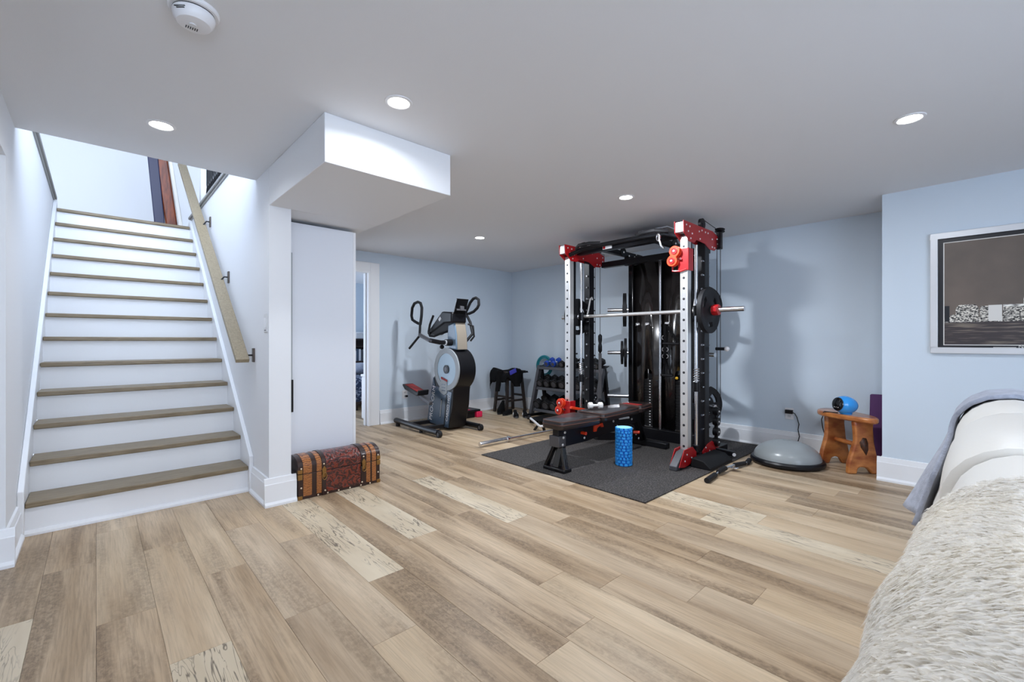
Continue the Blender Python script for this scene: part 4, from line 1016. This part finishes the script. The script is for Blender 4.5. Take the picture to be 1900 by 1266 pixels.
obj('lever_tip', B().cyl((4.05, BY - .04, .375), (4.15, BY - .10, .385), .011, 10), 'white_plastic', bn)
obj('red_pin', B().cyl((4.30, BY - .06, .20), (4.34, BY - .11, .20), .018, 12), 'rack_orange', bn)
for z in (.235, .165, .11): obj('bolt', B().ball((4.31 + (.235 - z), BY - .045, z), .013, .008, .013, 10, 6), 'bolt', bn)

wd = thing('white_dumbbell', 'small white hex dumbbell lying on the bench seat', 'dumbbell', (3.80, 2.79, .528))
wd.rotation_euler = (0, 0, -.62); wd.scale = (.82, .82, .82)
for s_ in (-1, 1):
    hx = [(.045 * math.cos(PI / 3 * k + PI / 6), .045 * math.sin(PI / 3 * k + PI / 6)) for k in range(6)]
    obj('head', B().prism(hx, 'yz', s_ * .035, s_ * .095), 'white_vinyl', wd, .012, local=True)
obj('handle', B().cyl((-.04, 0, 0), (.04, 0, 0), .017, 12), 'white_vinyl', wd, local=True)

# ------------------------------------------------------------------ foam roller
RC = (3.70, 2.385)
rl = thing('foam_roller', 'bright blue knobbly foam roller standing upright on the mat', 'foam roller', (*RC, ZM))
obj('core', B().lathe([(.045, ZM), (.066, ZM), (.066, .372), (.045, .372), (.045, ZM)], (*RC, 0), n=36), 'roller_deep', rl)
obj('end_face', B().lathe([(.044, .372), (.072, .372), (.070, .3745), (.046, .3745), (.044, .372)], (*RC, 0), n=36), 'roller_core', rl)
blk = {}
for row in range(13):
    z0 = ZM + .003 + row * .0280
    n_ = 11 if (row // 2) % 2 == 0 else 15
    for k in range(n_):
        a0 = 2 * PI * (k + (.5 if row % 2 else 0)) / n_; w_ = 2 * PI / n_ * .39
        key = n_
        if key not in blk:
            vs = []
            for rr, sh_ in ((.064, 1.0), (.081, .84)):
                for aa, zz in ((-w_ * sh_, .002 + (1 - sh_) * .012), (w_ * sh_, .002 + (1 - sh_) * .012), (w_ * sh_, .0250 - (1 - sh_) * .012), (-w_ * sh_, .0250 - (1 - sh_) * .012)): vs.append((rr * math.cos(aa), rr * math.sin(aa), zz))
            ob = obj('block', B().add(vs, [(3, 2, 1, 0), (4, 5, 6, 7), (0, 1, 5, 4), (1, 2, 6, 5), (2, 3, 7, 6), (3, 0, 4, 7)]), 'roller_blue', rl, local=True)
            ob.location = (0, 0, z0 - ZM); ob.rotation_euler = (0, 0, a0); blk[key] = ob
        else:
            o = bpy.data.objects.new('block', blk[key].data); COL.objects.link(o); o.parent = rl; o.location = (0, 0, z0 - ZM); o.rotation_euler = (0, 0, a0)

# ------------------------------------------------------------------ barbell on the floor
bb = thing('barbell', 'long chrome barbell lying on the wooden floor beside the mat', 'barbell', (3.7, 3.86, 0))
obj('sleeve', B().lathe([(0, 0), (.024, 0), (.026, .004), (.026, .41), (0, .41)], (3.145, 3.895, .037), (1, -.02, 0), 20), 'chrome', bb)
obj('flange', B().lathe([(0, 0), (.037, 0), (.037, .028), (.028, .05), (0, .05)], (3.545, 3.887, .037), (1, -.02, 0), 20), 'chrome', bb)
obj('shaft', B().lathe([(0, 0), (.0145, 0), (.0145, 1.25), (0, 1.25)], (3.58, 3.886, .037), (1, -.02, 0), 16), 'chrome', bb)
obj('flange', B().lathe([(0, 0), (.037, 0), (.037, .028), (.028, .05), (0, .05)], (4.83, 3.861, .037), (1, -.02, 0), 20), 'chrome', bb)

# ------------------------------------------------------------------ cable handle on the floor
cb_ = thing('curl_handle', 'cable bar with grey foam grips on the floor by the mat', 'cable handle', (4.2, 1.63, 0))
obj('bar', B().tube([(3.76, 1.615, .024), (3.98, 1.635, .024), (4.08, 1.64, .034), (4.20, 1.635, .038), (4.40, 1.62, .034), (4.56, 1.585, .026), (4.70, 1.60, .024)], .012, 10), 'chrome', cb_)
obj('grip', B().tube([(3.755, 1.614, .024), (3.97, 1.634, .024)], .023, 14), 'rubber', cb_); obj('grip', B().tube([(4.05, 1.638, .032), (4.20, 1.635, .038)], .021, 14), 'rubber', cb_)
obj('grip', B().tube([(4.38, 1.622, .034), (4.54, 1.59, .027)], .021, 14), 'rubber', cb_); obj('grip', B().tube([(4.60, 1.585, .024), (4.71, 1.605, .024)], .023, 14), 'rubber', cb_)
obj('eye_plate', B().lathe([(.012, -.004), (.036, -.004), (.036, .004), (.012, .004), (.012, -.004)], (4.30, 1.59, .030), (0, .25, 1), 16), 'chrome', cb_)

# ------------------------------------------------------------------ balance dome
BC = (4.955, 1.345)
bs = thing('balance_dome', 'grey half-ball balance trainer on a black base', 'balance trainer', (*BC, 0))
obj('base', B().lathe([(0, .004), (.27, .0), (.305, .006), (.318, .022), (.318, .042), (.308, .056), (.285, .060)], (*BC, 0), n=56), 'black', bs)
dome = obj('dome', B().lathe([(.290, .056)] + [(.288 * math.cos(t), .058 + .168 * math.sin(t)) for t in [PI / 2 * k / 14 for k in range(15)]], (*BC, 0), n=56), 'dome_grey', bs)
obj('top_disc', B().lathe([(.0, .2275), (.035, .2272), (.036, .225)], (*BC, 0), n=24), 'dome_grey', dome)
obj('valve', B().cyl((4.68, 1.245, .036), (4.665, 1.24, .036), .010, 12), 'off_white', bs)
for a in (.6, 2.4, 4.0): obj('inset_handle', B().cyl((BC[0] + .31 * math.cos(a), BC[1] + .31 * math.sin(a), .03), (BC[0] + .3195 * math.cos(a), BC[1] + .3195 * math.sin(a), .03), .012, 10), 'rubber', bs)

# ------------------------------------------------------------------ live-edge stool with speaker, purple mat
ws = thing('wooden_stool', 'rustic honey-brown wooden stool with live edges and slab legs', 'stool', (5.13, .89, 0))
A = Vector((5.06, .775)); Bv = Vector((5.31, 1.03))            # centres of the two slab legs
ax = (Bv - A).normalized(); cr_ = Vector((-ax.y, ax.x)) * -1     # along the stool, across the stool
def slab(c, prof, th):
    b = B(); n = len(prof)
    vs = [(c.x + cr_.x * u + ax.x * s * th / 2, c.y + cr_.y * u + ax.y * s * th / 2, z) for s in (-1, 1) for u, z in prof]
    return b.add(vs, [tuple(range(n)), tuple(range(n, 2 * n))[::-1]] + [(i, (i + 1) % n, n + (i + 1) % n, n + i) for i in range(n)])
leg1 = [(-.135, 0), (-.06, 0), (-.05, .05), (-.03, .062), (0, .06), (.03, .055), (.055, .03), (.075, 0), (.155, 0), (.145, .08), (.115, .18), (.095, .28), (.085, .40), (.09, .475), (-.085, .475), (-.075, .40), (-.07, .30), (-.10, .20), (-.13, .10)]
leg2 = [(-.145, 0), (-.06, 0), (-.04, .055), (0, .07), (.04, .055), (.07, 0), (.145, 0), (.13, .12), (.10, .26), (.085, .40), (.09, .475), (-.09, .475), (-.085, .38), (-.09, .26), (-.13, .12)]
l1 = obj('leg', slab(A, leg1, .05), 'stool_wood', ws, .012)
obj('leg', slab(Bv, leg2, .05), 'stool_wood', ws, .012)
kc = A - ax * .026
obj('knot', B().add([(kc.x + cr_.x * u, kc.y + cr_.y * u, z) for u, z in [(-.040, .285), (-.012, .33), (.018, .325), (.034, .28), (.036, .22), (.018, .17), (-.004, .205), (-.028, .24)]], [tuple(range(8))]), 'stool_knot', l1, solid=.004)
obj('stretcher', B().cyl((A.x, A.y, .25), (Bv.x, Bv.y, .24), .021, 14), 'stool_wood', ws)
TC = (A + Bv) / 2
tp = []
for k in range(40):
    a = 2 * PI * k / 40
    u = .335 * math.cos(a); v = .145 * math.sin(a) + .02 * math.sin(2 * a + .6) + .012 * math.cos(3 * a)
    tp.append((TC.x + ax.x * u + cr_.x * v, TC.y + ax.y * u + cr_.y * v))
obj('seat', B().prism(tp, 'xy', .472, .520), 'stool_wood', ws, .014)
eg = thing('egg_speaker', 'glossy blue egg-shaped speaker with black face on the wooden stool', 'speaker', (5.09, .90, .52))
fd = Vector((-.78, .60, .12)).normalized()
ec = Vector((5.10, .90, .604))
prof = [(.0, -.105)] + [(.083 * math.sin(PI * k / 20) * (1 - .10 * math.cos(PI * k / 20)), -.105 * math.cos(PI * k / 20)) for k in range(1, 16)] + [(.064, .082)]
obj('shell', B().lathe(prof, ec, fd, 32), 'egg_blue', eg)
fc = obj('face', B().lathe([(.064, .080), (.060, .088), (.035, .096), (0, .099)], ec, fd, 28), 'black_gloss', eg)
obj('foot_pad', B().lathe([(.0, 0), (.045, 0), (.05, .012), (.03, .024), (0, .024)], (ec.x, ec.y, .52), n=20), 'egg_blue', eg)
fa = fd.cross(Vector((0, 0, 1))).normalized(); fu = fa.cross(fd)
for k in (-1, 0, 1):
    q = ec + fd * .092 + fa * (.02 * k) - fu * .03
    obj('button', B().ball(q, .006, .006, .006, 8, 6), 'white_plastic', fc)
q = ec + fd * .092 + fu * .035
obj('mark', B().bar(q - fa * .014, q + fa * .014, .004, .006, fu), 'off_white', fc)
pm = thing('exercise_mat', 'folded purple exercise mat leaning in the alcove behind the stool', 'exercise mat', (5.5, .71, 0))
obj('panel', B().bar((5.44, .712, .004), (5.555, .716, .68), .13, .03, (1, 0, 0)), 'purple', pm, .008)
obj('panel', B().bar((5.40, .712, .004), (5.515, .716, .68), .13, .03, (1, 0, 0)), 'purple', pm, .008)

# ------------------------------------------------------------------ framed skyline print
PX = XP - .002
py0, py1, pz0, pz1 = -1.10, .316, 1.102, 2.062
pc = thing('framed_print', 'silver framed black and white city skyline print on the wall', 'picture', (XP, -.39, 1.10))
fw_ = .045
obj('frame', B().box(XP - .03, XP - .001, py0, py1, pz0, pz0 + fw_).box(XP - .03, XP - .001, py0, py1, pz1 - fw_, pz1).box(XP - .03, XP - .001, py0, py0 + fw_, pz0 + fw_, pz1 - fw_).box(XP - .03, XP - .001, py1 - fw_, py1, pz0 + fw_, pz1 - fw_), 'frame_silver', pc, .003)
pr = obj('print', B().box(XP - .014, XP - .004, py0 + fw_, py1 - fw_, pz0 + fw_, pz1 - fw_), 'poster_black', pc)
iy0, iy1, iz0, iz1 = py0 + .085, py1 - .082, pz0 + .070, pz1 - .085
def flat(name, y0, y1, z0, z1, mat, d): return obj(name, B().box(XP - .014 - d, XP - .0139, y0, y1, z0, z1), mat, pr)
flat('border_line', iy0 - .006, iy1 + .006, iz0 - .006, iz1 + .006, 'poster_line', .0004)
flat('night_sky', iy0, iy1, iz0, iz1, 'poster_sky', .0008)
hz = iz0 + .175
flat('water', iy0, iy1, iz0, hz, 'poster_water', .0012)
flat('skyline_base', iy0, iy1, hz, hz + .04, 'poster_city', .0016)
for y0, w_, h_, mt_, ctop in ((.045, .125, .135, 'poster_city', 1), (.17, .03, .06, 'poster_city', 0), (-.01, .05, .12, 'poster_city', 1), (.205, .028, .13, 'poster_black', 0), (-.075, .07, .125, 'poster_line', 0), (-.20, .12, .11, 'poster_city', 0), (-.20, .12, .125, 'poster_city_bright', 0), (-.30, .12, .21, 'poster_city_bright', 1), (-.44, .15, .275, 'poster_city_bright', 1), (-.56, .11, .2, 'poster_city', 0), (-.68, .11, .34, 'poster_city_bright', 0), (-.80, .10, .22, 'poster_city', 0), (-.93, .11, .28, 'poster_city_bright', 1), (-1.01, .07, .16, 'poster_city', 0)):
    yy0, yy1 = max(y0, iy0), min(y0 + w_, iy1)
    poly = [(yy0, hz + .005), (yy1, hz + .005), (yy1, hz + h_ * (.8 if ctop else 1))] + ([(yy1 - (yy1 - yy0) * .15, hz + h_), (yy0 + (yy1 - yy0) * .15, hz + h_)] if ctop else []) + [(yy0, hz + h_ * (.8 if ctop else 1))]
    obj('building', B().prism(poly, 'yz', XP - .0163 - random.random() * .0006, XP - .0139), mt_, pr)
flat('caption_rule', -.145, -.03, pz0 + .048, pz0 + .052, 'poster_line', .0006)
text_part('caption', 'New York', .034, 'poster_line', pr, (XP - .0148, -.155, pz0 + .046), (0, -1, 0), (0, 0, 1), .0003)

# ------------------------------------------------------------------ sofa with throw and shaggy blanket
sf = thing('sofa', 'cream leather sofa with rounded puffy back at the right', 'sofa', (1.9, -.4, 0))
back_prof = [(.20, .07), (.18, .30), (.14, .55), (.085, .70), (.062, .77)] + [(-.080 + .145 * math.cos(math.radians(a)), .805 + .145 * math.sin(math.radians(a))) for a in range(0, 181, 15)] + [(-.235, .70), (-.245, .45), (-.245, .07)]
def along(x0, x1, prof, bulge, n=10):
    m = len(prof); b = B(); cy_ = sum(p[0] for p in prof) / m; cz_ = .55
    vs = []
    for i in range(n + 1):
        u = i / n; k = 1 - bulge * (abs(2 * u - 1) ** 5)
        for y, z in prof: vs.append((x0 + (x1 - x0) * u, cy_ + (y - cy_) * k, cz_ + (z - cz_) * k if z > cz_ else z))
    fs = [tuple(range(m)), tuple(n * m + i for i in range(m))[::-1]]
    for i in range(n): fs += [(i * m + j, i * m + (j + 1) % m, (i + 1) * m + (j + 1) % m, (i + 1) * m + j) for j in range(m)]
    return b.add(vs, fs)
far_prof = [(.20, .07), (.18, .30), (.15, .55), (.105, .70), (.09, .77)] + [(-.075 + .167 * math.cos(math.radians(a)), .80 + .167 * math.sin(math.radians(a))) for a in range(0, 181, 15)] + [(-.245, .70), (-.25, .45), (-.25, .07)]
for x0, x1 in ((.25, .93), (.935, 1.60), (1.605, 2.32), (2.325, 3.05)):
    obj('back_cushion', along(x0, x1, far_prof if x0 > 1 else back_prof, .05), 'cream', sf, smooth=70)
obj('seat_frame', B().box(.25, 3.05, -1.0, -.2, .07, .30), 'cream', sf, .03)
for x0, x1 in ((.42, 1.29), (1.30, 2.12), (2.13, 2.88)): obj('seat_cushion', B().box(x0, x1, -1.02, -.24, .30, .47), 'cream', sf, .05)
for x0, x1 in ((.18, .40), (2.90, 3.12)): obj('armrest', B().box(x0, x1, -1.0, -.2, .07, .62), 'cream', sf, .07)
for x in (.35, 2.95):
    for y in (.15, -.9): obj('foot', B().cyl((x, y, 0), (x, y, .075), .025, 12), 'stool_dark', sf)

# path over the sofa back, measured from the hem on the outer side to the hem on the seat side
def path(off, hem):
    pts = [(hem[0], hem[1])] + [(y + off * (1 if y > -.08 else -1) * (1 if z < .80 else abs(y + .08) / .145), z + off * (max(0, (z - .805) / .145))) for y, z in back_prof[1:-1] if z > hem[1] + .08]
    out = [Vector((0, p[0], p[1])) for p in pts]
    L = [0]
    for a_, b_ in zip(out, out[1:]): L.append(L[-1] + (b_ - a_).length)
    def at(t):
        d = t * L[-1]
        for i in range(len(L) - 1):
            if d <= L[i + 1] + 1e-9:
                k = (d - L[i]) / (L[i + 1] - L[i]); return out[i].lerp(out[i + 1], k)
        return out[-1]
    return at
def poly_at(pts):
    out = [Vector((0, *p)) for p in pts]; L = [0]
    for a_, b_ in zip(out, out[1:]): L.append(L[-1] + (b_ - a_).length)
    def at(t):
        d = t * L[-1]
        for i in range(len(L) - 1):
            if d <= L[i + 1] + 1e-9: return out[i].lerp(out[i + 1], (d - L[i]) / (L[i + 1] - L[i]))
        return out[-1]
    return at
thr = poly_at([(.268, .38), (.232, .47), (.185, .60), (.128, .74), (.108, .80), (.104, .83), (.088, .885), (.050, .935), (-.005, .968), (-.075, .980), (-.145, .968), (-.20, .935), (-.238, .885), (-.256, .80), (-.268, .68), (-.27, .55)])
def throw(u, v):
    p = thr(v); hang = max(0, 1 - v / .40)
    x = 2.66 + .38 * u - .20 * min(1, hang * 2.2) * (1 - u)
    return (x, p.y + hang * .030 * math.sin(u * 8 + 2.2) - .085 * hang * (1 - u) + .005 * math.sin(13 * u + 5 * v), p.z + .004 * math.sin(11 * u) + .06 * hang * (1 - u))
cloth('grey_throw', 'soft grey throw draped over the far end of the cream sofa', 'throw', throw, 'throw_grey', 26, 48, .016)
bl_at = path(.020, (.205, .16))
def blanket_p(u, v):
    p = bl_at(v); hang = max(0, 1 - v / .55)
    x = .22 + .93 * u + .03 * math.sin(5 * v + 1) * u
    fold = .030 * math.sin(u * 10.5 + v * 2.2 + .6) + .010 * math.sin(u * 21 + 4 * v)
    top = 1 - hang
    return Vector((x, p.y + hang * (fold + .030), p.z + top * .008 * math.sin(9 * u + 6 * v) + .010 * math.sin(12 * u + 3) * hang))
bk = tag(obj('shaggy_blanket', B().grid(lambda u, v: blanket_p(u, v), 50, 70), 'shag', None, smooth=180, solid=.018), 'fluffy cream shag blanket draped over the near end of the sofa', 'blanket')
rng = random.Random(3)
tv, tf = [], []
NT = 85000
for i in range(NT):
    u, v = rng.random(), rng.random()
    p = blanket_p(u, v); e = 1e-3
    du = blanket_p(min(1, u + e), v) - blanket_p(max(0, u - e), v); dv = blanket_p(u, min(1, v + e)) - blanket_p(u, max(0, v - e))
    nn = dv.cross(du)
    if nn.length < 1e-12: continue
    nn.normalize()
    if nn.y < 0 and v < .5: nn = -nn
    if v >= .5 and nn.z < 0: nn = -nn
    dvn = dv.normalized(); dun = du.normalized()
    clump = math.sin(u * 55 + 9 * math.sin(v * 23)) * math.sin(v * 80 + 7 * math.sin(u * 31))
    lean = (-dvn * (.75 + .25 * clump + rng.uniform(-.2, .2)) + dun * (-.35 + .45 * math.sin(u * 14 + v * 19) + rng.uniform(-.3, .3)))
    L_ = rng.uniform(.012, .021); w_ = rng.uniform(.0018, .0032)
    base = p + nn * .006; mid = base + nn * L_ * .36 + lean * L_ * .45; tip = base + nn * L_ * .42 + lean * L_ * 1.05
    k = len(tv); q = rng.random() * PI
    side = (dun * math.cos(q) + dvn * math.sin(q)) * w_
    tv += [base - side, base + side, mid + side * .9, mid - side * .9, tip]
    tf += [(k, k + 1, k + 2, k + 3), (k + 3, k + 2, k + 4)]
me = bpy.data.meshes.new('pile'); me.from_pydata([tuple(v) for v in tv], [], tf); me.shade_smooth(); me.materials.append(MATS['shag_pile'])
po = bpy.data.objects.new('pile', me); COL.objects.link(po); po.parent = bk; po['kind'] = 'stuff'

# ------------------------------------------------------------------ bedroom things seen through the doorway
bsf = thing('bookcase', 'dark wooden bookcase seen through the doorway', 'bookcase', (4.3, 9.2, 0))
obj('side', B().box(3.60, 3.63, 9.05, 9.38, 0, 1.25), 'shelf_dark', bsf); obj('side', B().box(4.95, 4.98, 9.05, 9.38, 0, 1.25), 'shelf_dark', bsf)
for z in (.10, .50, .78, 1.10, 1.25): obj('shelf', B().box(3.63, 4.95, 9.05, 9.38, z - .025, z), 'shelf_dark', bsf)
obj('back', B().box(3.60, 4.98, 9.38, 9.395, 0, 1.25), 'shelf_dark', bsf)
x = 3.95; k = 0
cols = ['off_white', 'slate', 'white_plastic', 'iron_grey', 'ell_grey', 'quilt']
words = ['tall white', 'slate blue', 'bright white', 'dark grey', 'pale grey', 'blue patterned']
while x < 4.5:
    w_ = .045 + .02 * random.random(); h_ = .20 + .06 * random.random()
    t = thing('book', words[k % 6] + ' book, ' + ORD[k] + ' from the left on the doorway bookcase', 'book', (x + w_ / 2, 9.2, .78), 'books on the bedroom bookcase')
    obj('cover', B().box(x, x + w_ - .003, 9.08, 9.30, .78, .78 + h_), cols[k % 6], t, .003); obj('pages', B().box(x + .004, x + w_ - .007, 9.082, 9.302, .784, .776 + h_), 'cream', t)
    x += w_; k += 1
    if k >= 9: break
bxx = thing('storage_box', 'white lidded box on top of the bedroom bookcase', 'box', (4.2, 9.2, 1.25))
obj('body', B().box(4.0, 4.4, 9.08, 9.34, 1.25, 1.36), 'off_white', bxx, .006); obj('lid', B().box(3.99, 4.41, 9.07, 9.35, 1.36, 1.39), 'white_plastic', bxx, .004)
bed = thing('bed', 'bed with blue and white patterned quilt beyond the doorway', 'bed', (3.9, 8.0, 0))
obj('base', B().box(3.2, 4.9, 7.4, 8.8, .10, .30), 'shelf_dark', bed, .01)
obj('mattress', B().box(3.2, 4.9, 7.4, 8.8, .30, .52), 'white_plastic', bed, .05)
obj('quilt', B().box(3.17, 4.93, 7.37, 8.83, .14, .56), 'quilt', bed, .06)
for x_ in (3.25, 4.8):
    for y_ in (7.45, 8.7): obj('leg', B().box(x_, x_ + .06, y_, y_ + .06, 0, .1), 'shelf_dark', bed)
pw_ = tag(obj('grey_pillow', B().ball((3.75, 8.3, .672), .30, .2, .11), 'throw_grey', None), 'grey pillow on the bed beyond the doorway', 'pillow')
hm = thing('white_hamper', 'white lidded hamper just inside the bedroom doorway', 'hamper', (3.24, 6.48, 0))
obj('body', B().box(2.995, 3.34, 6.32, 6.62, 0, .65), 'white_plastic', hm, .02); obj('lid', B().box(2.987, 3.348, 6.312, 6.628, .65, .69), 'white_plastic', hm, .01)
